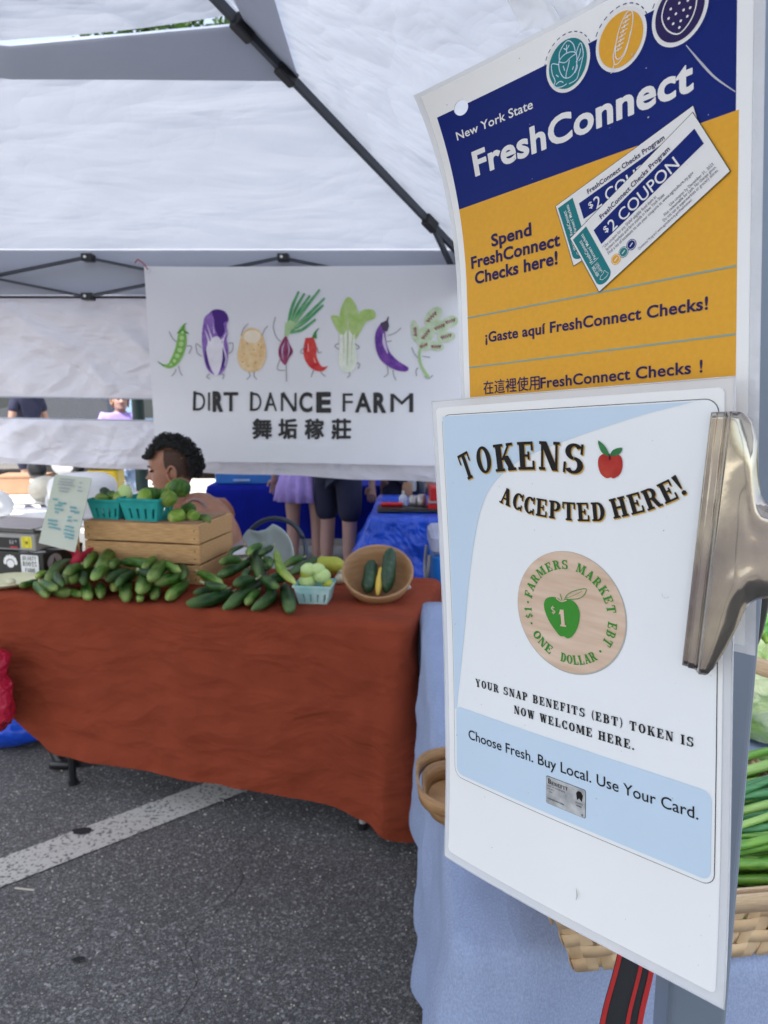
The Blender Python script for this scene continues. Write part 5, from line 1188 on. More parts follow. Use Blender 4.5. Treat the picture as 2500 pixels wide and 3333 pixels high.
# ================================================================ BASKETS AND GREENS ON THE BLUE TABLE
def woven(label, TFL, TFR, TBR, TBL, inset, z0, z1_, cat='basket', bands=4, ups=(10,8)):
    c = (TFL+TFR+TBR+TBL)/4; t = thing('splint_basket', label, cat, (c.x, c.y, z0)); O = Vector((c.x, c.y, z0))
    top = [TFL, TFR, TBR, TBL]; 
    bot = [Vector((c.x+(p.x-c.x)*(1-inset), c.y+(p.y-c.y)*(1-inset), 0)) for p in top]
    def pos(k, u, h, off=0):
        a = bot[k].lerp(bot[(k+1)%4], u); b = top[k].lerp(top[(k+1)%4], u); p = Vector((a.x+(b.x-a.x)*h, a.y+(b.y-a.y)*h, z0+(z1_-z0)*h))
        e = (top[(k+1)%4]-top[k]); n = Vector((e.y, -e.x, 0)).normalized(); return p+n*off-O
    for k in range(4):
        nU = ups[k % 2]; hb = .80/bands
        for j in range(bands):
            h0 = .03+j*hb; V = []; n = nU*4; wj = random.uniform(-.01,.01)
            for i in range(n+1):
                u = i/n; off = .0018*cos(pi*(u*nU+j)+0)
                V += [pos(k, u, h0+.01*noise.noise(Vector((u*4,j,k))), off), pos(k, u, h0+hb*.93+.012*noise.noise(Vector((u*4+9,j,k)))+wj, off)]
            F = [(2*i, 2*i+2, 2*i+3, 2*i+1) for i in range(n)]; o = mesh('splint', V, F, M['splint'], t, True); solidify(o, .0014)
        for i in range(nU):
            u = (i+.5)/nU; V = []
            for q in range(13):
                h = q/12*.98; off = -.0018*cos(pi*((i+.5)+int(min(bands-1, max(0,(h-.03)/hb)))))*.7
                V += [pos(k, u-.43/nU, h, off), pos(k, u+.43/nU, h, off)]
            o = mesh('upright_splint', V, [(2*q, 2*q+1, 2*q+3, 2*q+2) for q in range(12)], M['splint'], t, True); solidify(o, .0012)
        for off in (.0052, -.0052):
            V = []; n = 14
            for i in range(n+1): u = i/n; V += [pos(k, u, .76, off), pos(k, u, 1.02+.006*noise.noise(Vector((u*3,k,off*99))), off)]
            o = mesh('rim_splint', V, [(2*i, 2*i+2, 2*i+3, 2*i+1) for i in range(n)], M['splint_rim'], t, True); solidify(o, .003)
    for i in range(6):
        a, b = bot[0].lerp(bot[3], (i+.1)/6), bot[0].lerp(bot[3], (i+.9)/6); c2, d2 = bot[1].lerp(bot[2], (i+.1)/6), bot[1].lerp(bot[2], (i+.9)/6)
        mesh('bottom_splint', [Vector((p.x, p.y, z0+.004))-O for p in (a, c2, d2, b)], [(0,1,2,3)], M['splint'], t)
    return t, O, pos, bot, top
ZR = BZ+.125
TFL = atz(1792,2960,ZR); TFR = atz(2560,2868,ZR)+Vector((.12,0,0)); TBR = TFR+Vector((-.01,.36,0)); TBL = TFL+Vector((.075,.40,0))
kb, KO, kpos, kbot, ktop = woven('woven splint basket of scallions at the near corner of the blue table', TFL, TFR, TBR, TBL, .20, BZ+.004, ZR)
# bent handle hoop
a = ktop[3].lerp(ktop[2], .52); b = ktop[0].lerp(ktop[1], .92)
hp = [Vector((a.x,a.y,ZR-.05)), Vector((a.x,a.y-.01,ZR+.10)), Vector((a.x+.02,a.y-.10,ZR+.20)), Vector((b.x,b.y+.10,ZR+.20)), Vector((b.x,b.y+.01,ZR+.10)), Vector((b.x,b.y,ZR-.05))]
MB().tube([p-KO for p in catmull(hp, 6)], .013, 8, 1.0, .18).build('handle', M['splint_rim'], kb, True)
# scallions: long tapering leaves with paler bases
LB = []
for k in range(4):
    pts = [Vector((0,0,0)), Vector((.10,.003*k,.012)), Vector((.22,-.004*k,.026)), Vector((.33,.006*(k-1),.036)), Vector((.42,.012*(k-1.5),.036+.01*(k-1)))]
    o_me = MB().tube(catmull(pts, 5), [.0036+.0022*sin(min(1,i/12)*pi/2) if i < 15 else .0058*(1-(i-14)/7.5) for i in range(21)], 7)
    LB.append(o_me)
cx = (TFL.x+TFR.x)/2; cy = (TFL.y+TBL.y)/2
me_cache = {}
random.seed(21)
for bi, (lab, mk2, oy, oz, n_) in enumerate((('front bunch of scallions with long green leaves in the splint basket','scallion',-.060,.040,75),('middle bunch of scallions with darker bluish leaves in the splint basket','scallion_blue',.01,.040,70),('rear bunch of scallions against the back of the splint basket','scallion',.085,.04,60))):
    g = thing('scallion_bunch', lab, 'scallions', (cx-.13, cy+oy-.01, BZ+.030))
    for i in range(n_):
        k = i % 4; mm = mk2 if i % 5 else 'scallion_light'
        key = (k, mm)
        if key not in me_cache:
            me = bpy.data.meshes.new('leaf'); me.from_pydata(LB[k].v, [], LB[k].f); me.materials.append(M[mm])
            for p_ in me.polygons: p_.use_smooth = True
            me_cache[key] = me
        o = bpy.data.objects.new('leaf', me_cache[key]); C.objects.link(o); o.parent = g
        o.location = (random.uniform(-.03,.06), random.uniform(-.035,.045), oz+random.uniform(-.02,.035)-abs(oy)*.15)
        o.rotation_euler = (random.uniform(-3,3), random.uniform(-.06,.0), random.uniform(.02,.24)); s_ = random.uniform(.8,1.15); o.scale = (s_, s_*random.uniform(.8,1.3), s_*random.uniform(.8,1.3))
# bentwood trug at the left edge of the blue table
tr = thing('bentwood_basket', 'smooth bent-wood basket of leafy stems overhanging the left edge of the blue table', 'basket', (.195, 1.165, BZ+.002))
def oval(rx, ry, z, n=40, pw=.62): return [Vector((abs(cos(2*pi*i/n))**pw*(1 if cos(2*pi*i/n) >= 0 else -1)*rx, abs(sin(2*pi*i/n))**pw*(1 if sin(2*pi*i/n) >= 0 else -1)*ry, z)) for i in range(n)]
def hoop(name, rx, ry, z0, z1_, th, m, grow=0):
    v = oval(rx, ry, z0)+oval(rx+grow, ry+grow, z1_)+oval(rx+grow-th, ry+grow-th, z1_)+oval(rx-th, ry-th, z0); n = 40
    f = [(j*n+i, j*n+(i+1)%n, ((j+1)%4)*n+(i+1)%n, ((j+1)%4)*n+i) for j in range(4) for i in range(n)]
    return mesh(name, v, f, m, tr, True)
hoop('side_wall', .118, .085, .002, .036, .003, M['bentwood'], .010); hoop('rim_hoop', .136, .102, .028, .056, .004, M['bentwood'], .003)
mesh('base', oval(.116, .083, .003), [tuple(range(40))], M['bentwood'], tr)
for i, (x, y) in enumerate(((-.05,-.06),(.02,-.02),(-.02,.06),(.06,.05),(-.07,.02))):
    o = bpy.data.objects.new('leafy_stem', me_cache[(i % 4, 'scallion')] if (i % 4, 'scallion') in me_cache else list(me_cache.values())[0]); C.objects.link(o); o.location = (.175+x*.5, 1.155+y*.5, BZ+.028+.008*i); o.scale = (.26,.8,.8); o.rotation_euler = (0, -.12, -.5+i*.35)
    tag(o, f'green herb stem, {ORD[i]} in the bent-wood basket', 'herb', 'herb stems in the bent-wood basket')
# cabbages behind
def cabbage(label, loc, r, pal):
    t = thing('cabbage', label, 'cabbage', loc); MB().ball((0,0,0), r*.86, r*.86, r*.8, 14, None, .02).build('heart', M['cabbage'], t, True)
    for i in range(9):
        a = 2*pi*i/9+random.uniform(-.2,.2); tilt = random.uniform(.1,.55); op = random.uniform(0,.35)
        def lf(u, v):
            th = (u-.5)*2.0; ph = -.9+v*2.1; rr = r*(.92+.06*(i % 3)+op*max(0, v-.35)*1.1+.09*sin(u*19+i)*v*v+.04*sin(v*23+u*7)*abs(u-.5)*2+.03*noise.noise(Vector((u*6,v*6,i))))
            p = Vector((cos(th)*cos(ph), sin(th)*cos(ph)*(1-.2*v), sin(ph)))*rr; return Matrix.Rotation(a, 3, 'Z') @ p
        V, F = grid(lf, 14, 12); mesh('leaf', V, F, M[pal if i % 3 else 'cabbage'], t, True)
    return t
gx = at(2470,2140,1.42); cabbage('pale green cabbage showing just right of the sign pole, above the splint basket', (gx.x+.03, 1.42, BZ+.10), .105, 'cabbage')
cabbage('darker leafy cabbage behind the pale one, higher and further back', (gx.x+.10, 1.70, BZ+.14), .11, 'leaf_green')
cabbage('pale cabbage at the far back of the blue table, hidden by the posters', (gx.x-.16, 1.62, BZ+.09), .095, 'cabbage')
# litter on the ground
o = MB().rbox(-.032,.032,-.003,.003,.001,.004,.002,2).build('straw_litter', M['litter']); o.location = atz(80, 2896, .001); o.rotation_euler[2] = -.15; tag(o, 'pale splinter of litter lying on the asphalt below the painted line', 'litter')
for i, (x, y) in enumerate(((265,2710),(255,3128))):
    pr = Print(lambda u, v, h: Vector((u, v, h))); n = 14; pr.poly([(cos(2*pi*k/n)*(.02 if i else .036)*random.uniform(.6,1.1), sin(2*pi*k/n)*(.011 if i else .022)*random.uniform(.6,1.1)) for k in range(n)])
    o = pr.build('tar_spot', M['tyre'], None); q = atz(x, y, 0); o.location = (q.x, q.y, .0062); struct(o, 'dark spot on the '+('painted line' if i == 0 else 'asphalt'))
# ================================================================ PEOPLE
def skin_mesh(J, E, root=0, sub=2):
    """J: list of (x, y, z, r) or (x, y, z, rx, ry)"""
    me = bpy.data.meshes.new('tmp'); me.from_pydata([j[:3] for j in J], E, []); ob = bpy.data.objects.new('tmp', me); C.objects.link(ob)
    sm = ob.modifiers.new('s', 'SKIN'); sm.use_smooth_shade = True
    if not me.skin_vertices: me.skin_vertices.new() if hasattr(me.skin_vertices, 'new') else None
    for i, j in enumerate(J):
        sv = me.skin_vertices[0].data[i]; sv.radius = (j[3], j[4] if len(j) > 4 else j[3]); sv.use_root = (i == root)
    ss = ob.modifiers.new('u', 'SUBSURF'); ss.levels = sub
    dg = bpy.context.evaluated_depsgraph_get(); dg.update(); ev = ob.evaluated_get(dg); m2 = ev.to_mesh()
    v = [tuple(a.co) for a in m2.vertices]; f = [tuple(p.vertices) for p in m2.polygons]
    ev.to_mesh_clear(); bpy.data.objects.remove(ob); bpy.data.meshes.remove(me); return v, f
def interp(T, z, k):
    for i in range(len(T)-1):
        if T[i+1][0] >= z:
            q = (z-T[i][0])/(T[i+1][0]-T[i][0]); q = min(1, max(0, q)); q = q*q*(3-2*q)*.5+q*.5; return T[i][k]+(T[i+1][k]-T[i][k])*q
    return T[-1][k]
HEADT = [(-.10,.045,-.062,.060),(-.03,.050,-.062,.054),(-.004,.066,-.060,.052),(.010,.094,-.060,.054),(.030,.097,-.066,.062),(.050,.096,-.076,.067),(.065,.099,-.084,.070),(.080,.098,-.090,.072),(.115,.094,-.100,.076),(.135,.101,-.102,.078),(.16,.102,-.104,.079),(.19,.092,-.099,.075),(.212,.068,-.080,.060),(.228,.034,-.045,.036),(.236,.004,-.010,.006)]
def head_mesh(mb, M4, n=36, rows=56):
    v = []
    g = lambda a, s: math.exp(-(a/s)**2)
    for r in range(rows+1):
        z = -.10+.336*r/rows; f, b, w_ = (interp(HEADT, z, k) for k in (1, 2, 3)); cx = (f+b)/2; rx = (f-b)/2
        for k in range(n):
            a = 2*pi*k/n; c, s = cos(a), sin(a); x = cx+rx*(abs(c)**.9)*(1 if c > 0 else -1); y = w_*(abs(s)**.92)*(1 if s > 0 else -1)
            if c > 0 and z > -.01:
                nose = .026*g(z-.080, .011)*g(y, .010) + .017*g(z-.097, .016)*g(y, .008) + .006*g(z-.115, .014)*g(y, .007)
                nose += .007*g(z-.0765, .007)*(g(y-.012, .007)+g(y+.012, .007))
                lips = .006*g(z-.056, .0045)*g(y, .018)+.006*g(z-.044, .005)*g(y, .016)-.003*g(z-.050, .002)*g(y, .02)-.004*g(z-.032, .006)*g(y, .02)
                eye = -.009*(g(z-.113, .010)*(g(y-.031, .014)+g(y+.031, .014)))+.004*g(z-.131, .006)*(g(y-.030, .018)+g(y+.030, .018))+.004*g(z-.085, .018)*(g(y-.045, .016)+g(y+.045, .016))
                x += nose+lips+eye+.004*g(z-.012, .010)*g(y, .018)
            v.append(M4 @ Vector((x, y, z)))
    f = [(i*n+k, i*n+(k+1)%n, (i+1)*n+(k+1)%n, (i+1)*n+k) for i in range(rows) for k in range(n)]+[tuple(rows*n+k for k in range(n))]
    mb.add(v, f)
    for s in (-1, 1):   # ears: rim with a hollow
        T = M4 @ Matrix.Translation((-.012, s*.079, .096)) @ Matrix.Rotation(s*radians(-18), 4, 'Z') @ Matrix.Rotation(radians(-10), 4, 'Y')
        mb.ball((0,0,0), .001) if 0 else None
        pts = [T @ Vector((.020*cos(q)*(1 if cos(q) > 0 else 1.05), s*.008, .033*sin(q)-(.004 if sin(q) < 0 else 0))) for q in [pi*2*i/16 for i in range(17)]]
        mb.tube(pts, .0055, 6); mb.ball((0,0,0), .015, .004, .024, 8, T)
def hands(J, E, wrist, dirv, side, up=Vector((0,0,1))):
    """palm and five bent fingers appended to the skeleton"""
    W = Vector(J[wrist][:3]); d = dirv.normalized(); s = d.cross(up).normalized()*side; dn = s.cross(d).normalized()*(-side)
    p = len(J); J.append((*(W+d*.05), .034, .016)); E.append((wrist, p))
    q = len(J); J.append((*(W+d*.085), .038, .014)); E.append((p, q))
    for i, (o_, L_) in enumerate(((-.030,.062),(-.010,.074),(.010,.070),(.030,.054))):
        a = len(J); b0 = W+d*.092+s*o_; J.append((*b0, .0095)); E.append((q, a))
        b1 = b0+d*L_*.5-up*.008; J.append((*b1, .0085)); E.append((a, a+1)); b2 = b1+d*L_*.42-up*.022; J.append((*b2, .0075)); E.append((a+1, a+2))
    a = len(J); t0 = W+d*.035-s*.034; J.append((*t0, .012)); E.append((p, a)); J.append((*(t0+d*.032-s*.016-up*.008), .0105)); E.append((a, a+1)); J.append((*(t0+d*.056-s*.018-up*.020), .009)); E.append((a+1, a+2))
def standing(label, loc, rz, skin, top_m, bottom, hair_m, lean=0, h=1.66, arm=None, shirt='shirt', hair_long=False, feet='shoe', shoe_m='navy_cloth'):
    t = thing('person', label, 'person', loc, rz); k = h/1.70
    S = lambda x, y, z, *r: (x*k, y*k, z*k, *[q*k for q in r])
    lx = lambda z: lean*max(0, z-.95)
    J = [S(0,0,.95,.125,.10), S(lx(1.12),0,1.12,.115,.09), S(lx(1.32),0,1.32,.145,.095), S(lx(1.45),0,1.43,.07), S(lx(1.5)+.01,0,1.50,.052)]
    E = [(0,1),(1,2),(2,3),(3,4)]
    for s in (-1, 1):
        a = len(J); J += [S(0,s*.095,.86,.088), S(.01,s*.10,.52,.058), S(0,s*.105,.30,.056), S(-.015,s*.105,.09,.034), S(.0,s*.108,.045,.036,.034), S(.12,s*.118,.028,.034,.022), S(.17,s*.12,.024,.026,.016)]
        E += [(0,a)]+[(a+i, a+i+1) for i in range(6)]
    arms = []
    for s in (-1, 1):
        a = len(J); A = (arm or {}).get(s, ((.0,.24,1.12),(.10,.26,.88)))
        J += [S(lx(1.40),s*.165,1.395,.060), S(A[0][0]+lx(1.1),s*A[0][1],A[0][2],.042), S(A[1][0]+lx(.9),s*A[1][1],A[1][2],.027)]; E += [(2,a),(a,a+1),(a+1,a+2)]; arms.append(a)
        hands(J, E, a+2, Vector(J[a+2][:3])-Vector(J[a+1][:3]), s, Vector((0,0,1)) if abs((Vector(J[a+2][:3])-Vector(J[a+1][:3])).normalized().z) < .8 else Vector((1,0,0)))
    v, f = skin_mesh(J, E); mb = MB(); mb.add(v, f)
    HM = Matrix.Translation(Vector((lx(1.5)*k+.012, 0, 1.475*k))) @ Matrix.Scale(k*.98, 4); head_mesh(mb, HM)
    mb.build('body', M[skin], t, True)
    for s in (-1, 1):
        MB().ball((0,0,0), .010, .013, .006, 8, HM @ Matrix.Translation((.089, s*.031, .113))).build('eye', M['eye_dark'], t, True)
    # hair cap
    hb = MB(); 
    for i in range(220 if hair_long else 150):
        a = random.uniform(0, 2*pi); z = random.uniform(.08, .235); 
        if cos(a) > .35 and z < .175: continue
        w_, f_, b_ = interp(HEADT, z, 3), interp(HEADT, z, 1), interp(HEADT, z, 2); x = (f_+b_)/2+(f_-b_)/2*cos(a); y = w_*sin(a)
        hb.tube([HM @ Vector((x*1.02, y*1.03, z+.01)), HM @ Vector((x*1.14-.006, y*1.14, z-.02)), HM @ Vector((x*1.12-.012, y*1.12, z-.06-(.12 if hair_long and x < 0 else 0)))], [.012*k,.013*k,.006*k], 5)
    hb.build('hair', M[hair_m], t, True)
    # shirt and lower garment
    J2 = [S(lx(.93),0,.93,.150,.125), S(lx(1.12),0,1.12,.128,.103), S(lx(1.32),0,1.32,.157,.108), S(lx(1.43),0,1.42,.085)]; E2 = [(0,1),(1,2),(2,3)]
    for s, a in zip((-1, 1), arms):
        b = len(J2); e = Vector(J[a][:3]).lerp(Vector(J[a+1][:3]), .62); J2 += [tuple(J[a][:3])+(.075*k,), tuple(e)+(.062*k,)]; E2 += [(2,b),(b,b+1)]
    v, f = skin_mesh(J2, E2); MB().add(v, f).build(shirt, M[top_m], t, True)
    if bottom[0] == 'skirt':
        V = []; n = 60
        rows_ = [(1.02,.128,0),(.95,.165,.004),(.90,.19,.010),(.82,.215,.018),(bottom[2],.235,.024)]
        for z, r, am in rows_:
            for i in range(n): a = 2*pi*i/n; rr = r+am*sin(a*15); V.append((rr*cos(a)*.82*k, rr*sin(a)*k, z*k))
        F = [(j*n+i, j*n+(i+1)%n, (j+1)*n+(i+1)%n, (j+1)*n+i) for j in range(len(rows_)-1) for i in range(n)]
        o = mesh('skirt', V, F, M[bottom[1]], t, True); solidify(o, .003)
    else:
        zb_ = bottom[2]; J3 = [S(0,0,.96,.145,.122)]; E3 = []
        for s in (-1, 1): a = len(J3); J3 += [S(0,s*.10,.84,.112), S(.006,s*.105,(.84+zb_)/2,.098), S(.008,s*.107,zb_,.092)]; E3 += [(0,a),(a,a+1),(a+1,a+2)]
        v, f = skin_mesh(J3, E3); MB().add(v, f).build('shorts', M[bottom[1]], t, True)
    for s in (-1, 1):
        sh_ = MB(); v, f = skin_mesh([S(-.03,s*.108,.045,.046,.042), S(.06,s*.114,.040,.048,.034), S(.15,s*.12,.034,.044,.026), S(.185,s*.12,.03,.03,.02)], [(0,1),(1,2),(2,3)]); sh_.add(v, f); o = sh_.build('shoe', M[shoe_m], t, True)
        MB().tube([S(-.015,s*.105,.07)[:3], S(-.015,s*.105,.15)[:3]], [.040*k,.041*k], 14).build('sock', M['pale_blue_cloth'] if bottom[0] == 'skirt' else M['white_cloth'], t, True)
    return t
G = lambda x, Y: (at(x, 1700, Y).x, Y, 0)
standing('person in a pleated lilac skirt and pale socks, seen from behind below the banner', (G(993,5.55)[0], 5.55, .0), radians(90), 'skin_pink', 'white_cloth', ('skirt', 'purple_cloth', .70), 'hair_short', h=1.62, hair_long=True)
standing('person in navy knee-length shorts reaching over the blue table, seen below the banner', (G(1100,5.35)[0], 5.35, 0), radians(58), 'skin_pink', 'pale_blue_cloth', ('shorts', 'navy_cloth', .50), 'hair_short', lean=.22, h=1.74, arm={-1: ((.26,.20,.98),(.44,.13,.80)), 1: ((.10,.25,1.13),(.22,.25,.92))})
standing('person in a dark shirt with bare arms standing behind the blue tarp table', (G(1318,5.75)[0], 5.75, 0), radians(-100), 'skin_pink', 'navy_cloth', ('shorts', 'navy_cloth', .5), 'hair', h=1.68, arm={-1: ((.10,.25,1.08),(.20,.24,.80)), 1: ((.06,.25,1.15),(.20,.24,.90))})
standing('person in a lilac shirt with brown hair, seen through the slit in the wall', (G(412,6.9)[0], 6.9, 0), radians(-60), 'skin_pink', 'purple_cloth', ('shorts', 'pale_blue_cloth', .5), 'cardboard', h=1.56)
standing('person in a dark shirt far off, seen at the left end of the slit', (G(120,8.6)[0], 8.6, .12), radians(-30), 'skin_dark', 'navy_cloth', ('shorts', 'navy_cloth', .5), 'hair', h=1.62)

# the vendor, seated behind the table, facing left
hp_ = at(574, 1602, 3.30)
vT = thing('person', 'seated vendor with curly black mohawk hair and shaved sides, in profile behind the crate', 'person', (hp_.x+.19, 3.32, 0), 0)
VOo = Vector(vT.location); loc = lambda v: Vector(v)-VOo
hz = hp_.z; X0 = hp_.x
J = [(.02,.0,.54,.135,.16), (.0,.0,.70,.115,.14), (-.035,0,hz-.22,.12,.16), (-.095,0,hz-.095,.085,.10), (-.165,0,hz-.02,.052)]
E = [(0,1),(1,2),(2,3),(3,4)]
for s in (-1, 1):   # -1 is the side towards the camera
    a = len(J); J += [(-.075,s*.175,hz-.115,.066), (-.13,s*.215,hz-.36,.044), (-.33,s*.17,hz-.42,.030)]; E += [(3,a),(a,a+1),(a+1,a+2)]
    hands(J, E, a+2, Vector((-1, -s*.15, -.12)), -s)
    b = len(J); J += [(-.12,s*.10,.54,.095), (-.44,s*.13,.53,.068), (-.46,s*.13,.30,.056), (-.45,s*.13,.09,.036), (-.47,s*.13,.045,.036), (-.60,s*.135,.028,.034,.022), (-.64,s*.135,.024,.024,.015)]; E += [(0,b)]+[(b+i, b+i+1) for i in range(6)]
v, f = skin_mesh(J, E); mb = MB(); mb.add(v, f)
HM = Matrix.Translation(loc(hp_)+Vector((0,0,0))) @ Matrix.Rotation(pi+radians(5), 4, 'Z') @ Matrix.Rotation(radians(6), 4, 'Y')
head_mesh(mb, HM, 44, 76); mb.build('body', M['skin'], vT, True)
for s in (-1, 1):
    MB().ball((0,0,0), .010, .014, .006, 8, HM @ Matrix.Translation((.0905, s*.031, .1125))).build('eye', M['eye_dark'], vT, True)
    MB().tube([HM @ Vector(p) for p in ((.106,s*.014,.131),(.102,s*.032,.137),(.088,s*.052,.133))], [.0035,.0042,.002], 6).build('eyebrow', M['hair'], vT, True)
MB().tube([HM @ Vector((.103, y, .0500-abs(y)*.10)) for y in (-.022,-.011,0,.011,.022)], [.001,.0038,.0042,.0038,.001], 6).build('lips', M['lip'], vT, True)
# shaved sides: thin cap of stubble over the temple and back
for s in (-1, 1):
    def stub(u, v):
        a = s*(pi*.44+u*pi*.54); z0_ = .118-.045*min(1, max(0, (u-.05)/.2))-.06*max(0, u-.45); z = z0_+v*(.205-z0_)
        f_, b_, w_ = interp(HEADT, z, 1), interp(HEADT, z, 2), interp(HEADT, z, 3); return HM @ Vector(((f_+b_)/2+(f_-b_)/2*cos(a)*1.022, w_*(abs(sin(a))**.92)*(1 if sin(a) > 0 else -1)*1.022, z))
    V, F = grid(stub, 14, 10); mesh('shaved_side', V, F, M['hair_short'], vT, True)
hb = MB(); rn = random.Random(4)
for i in range(1500):   # curls along the crest, front to nape
    q = rn.random(); ang = radians(14+q*190)          # 0 = forehead, 90 = crown, 170 = nape
    y = rn.uniform(-1, 1)*(.076 if q < .7 else .078); c = Vector((-.002, 0, .118)); R_ = Vector((cos(ang)*.108, 0, sin(ang)*.118))
    
    lift = 1.0+rn.uniform(-.02, .34 if .25 < q < .95 else .22)*(1-abs(y)/.10)
    base = c+Vector((R_.x*lift, y*1.05, R_.z*lift))
    if q < .18: base.z = max(base.z, .176)
    R_ = R_*(1-max(0, abs(y)-.035)*4.2); base = c+Vector((R_.x*lift, y*1.08, R_.z*lift)); base.z = max(base.z, .176) if q < .18 else base.z; r = rn.uniform(.004, .010); ax = rn.uniform(0, pi)
    pts = [HM @ (base+Vector((cos(t_*1.1+ax)*r, sin(t_*1.7)*r*.8, sin(t_*1.1+ax)*r+t_*.0015))) for t_ in range(6)]
    hb.tube(pts, [.0022,.0032,.0034,.0032,.0026,.0012], 4)
# underlying mass so the crest is dense
for i in range(26):
    ang = radians(36+i*6.0); hb.ball(HM @ Vector((-.002+cos(ang)*.100, 0, .116+sin(ang)*.112)), .030, .046, .030, 8, None, .1)
hb.build('hair', M['hair'], vT, True)
v, f = skin_mesh([(.02,.0,.52,.155,.18), (.0,.0,.70,.130,.155), (-.035,0,hz-.235,.136,.172)], [(0,1),(1,2)]); MB().add(v, f).build('tank_top', M['tank_top'], vT, True)
for s in (-1, 1): MB().tube(catmull([(-.14,s*.085,hz-.17), (-.125,s*.088,hz-.045), (-.06,s*.09,hz-.03), (.03,s*.09,hz-.14)], 5), .009, 6, 1.6, .6).build('tank_strap', M['tank_top'], vT, True)
v, f = skin_mesh([(.02,0,.53,.15,.18),(-.14,.10,.54,.112),(-.42,.13,.53,.09),(-.14,-.10,.54,.112),(-.42,-.13,.53,.09)], [(0,1),(1,2),(0,3),(3,4)]); MB().add(v, f).build('shorts', M['navy_cloth'], vT, True)
for s in (-1, 1):
    v, f = skin_mesh([(-.44,s*.13,.045,.045,.042),(-.53,s*.133,.04,.046,.034),(-.62,s*.135,.034,.04,.026)], [(0,1),(1,2)]); MB().add(v, f).build('shoe', M['navy_cloth'], vT, True)
stl = thing('stool', 'plain stool under the seated vendor', 'stool', (VOo.x, 3.32, 0)); MB().lathe([(0,.375),(.16,.375),(.17,.39),(.16,.405),(0,.405)], 24).build('seat', M['grey_plastic'], stl)
for i in range(4): a = pi/4+i*pi/2; MB().tube([(cos(a)*.12, sin(a)*.12, .38), (cos(a)*.18, sin(a)*.18, 0)], .012, 8).build('leg', M['dark_tube'], stl)

# ================================================================ STALLS AND STREET BEHIND
# far royal blue table
p0 = atz(672, 1583, .74); X1 = .95
drape('blue_table_cover', 'dark royal blue cloth over the long table behind the vendor', M['royal_cloth'], Vector((p0.x, p0.y, 0)), Vector((1,0,0)), Vector((0,1,0)), X1-p0.x, .75, .742, lambda x, y: .44, flare=.01, wave=.006, freq=9, crease=.003, corner=.0, rows=12)
folding_table('folding table under the dark royal blue cloth', Vector((p0.x+.01, p0.y+.01, 0)), Vector((1,0,0)), Vector((0,1,0)), X1-p0.x-.02, .73, .737)
q = at(815, 1575, p0.y+.25); o = thing('blue_tote', 'blue plastic tote with a paler lid on the royal blue table', 'tote', (q.x, q.y, .745))
MB().rbox(-.27, .25, -.15, .2, 0, .13, .02, 3).build('bin', M['cooler_blue'], o); MB().rbox(-.28, .26, -.16, .21, .13, .15, .02, 3).build('lid', M['car_blue'], o)
for x in (-.04,): MB().rbox(x-.07, x+.07, -.175, -.16, .03, .045, .005, 2).build('handle', M['pale_blue_cloth'], o)
# blue tarp table on the right
p1 = atz(1202, 1689, .74)
drape('blue_tarp_cover', 'bright blue crinkled tarp over the demonstration table right of the people', M['blue_tarp'], Vector((p1.x, p1.y, 0)), Vector((1,-.03,0)).normalized(), Vector((.05,1,0)).normalized(), 1.5, 1.1, .742, lambda x, y: .40+.04*sin(x*4), flare=.10, wave=.016, freq=14, crease=.014, corner=.13, rows=22)
folding_table('folding table under the bright blue tarp', Vector((p1.x+.01, p1.y+.01, 0)), Vector((1,-.03,0)).normalized(), Vector((.05,1,0)).normalized(), 1.48, 1.08, .737)
def top(x, y): return atz(x, y, .744)
q = top(1330, 1668); o = MB().rbox(-.20,.22,-.08,.16,0,.012,.02,3).box(-.19,.21,-.07,-.066,.012,.02).build('black_tray', M['black_plastic'], None); o.location = (q.x, q.y+.05, .749); tag(o, 'flat black tray on the front of the blue tarp table', 'tray')
q = top(1277, 1655); o = MB().tube([(-.075,0,0),(-.07,0,0),(.06,0,0),(.072,0,0)], [.008,.014,.014,.008], 10).build('red_handle_tool', M['red_plastic'], None, True); o.location = (q.x, q.y-.02, .775); tag(o, 'tool with a fat red handle lying on the black tray', 'tool')
q = top(1312, 1652); o = MB().lathe([(0,0),(.028,0),(.030,.05),(.022,.062),(.009,.072),(.009,.095),(0,.096)], 16).build('spray_bottle', M['clear_plastic'], None, True); o.location = (q.x, q.y+.0, .762); tag(o, 'small clear bottle with a narrow neck on the black tray', 'bottle')
for i, (x, y, r, h, m, lab) in enumerate(((1345,1652,.034,.06,'steel_plate','squat steel cup on the black tray, right of the clear bottle'),(1372,1655,.030,.075,'steel_plate','taller steel cup beside the red box'),(1326,1615,.038,.10,'cardboard','jar of amber liquid at the back of the tray'),(1372,1612,.028,.17,'dark_tube','tall dark flask behind the steel cups'),(1340,1600,.036,.13,'clear_plastic','clear lidded tub at the far back of the blue tarp table'))):
    q = top(x, y); o = MB().lathe([(0,0),(r*.9,0),(r,.01),(r,h*.8),(r*.8,h*.86),(r*.85,h),(0,h)], 18).build(('steel_cup','steel_cup','jar','flask','lidded_tub')[i], M[m], None, True); o.location = (q.x, q.y, .762 if i < 2 else .747); tag(o, lab, ('cup','cup','jar','flask','tub')[i])
q = at(1395, 1668, p1.y+.22); o = thing('red_cash_box', 'red box with a grey latch strip on the blue tarp table', 'box', (q.x, q.y, .746)); MB().rbox(0,.32,0,.2,0,.055,.012,3).build('base', M['red_plastic'], o); MB().rbox(.0,.32,-.003,.2,.056,.068,.01,3).build('latch_strip', M['grey_plastic'], o); MB().rbox(.01,.31,.005,.195,.069,.155,.012,3).build('lid', M['red_plastic'], o)
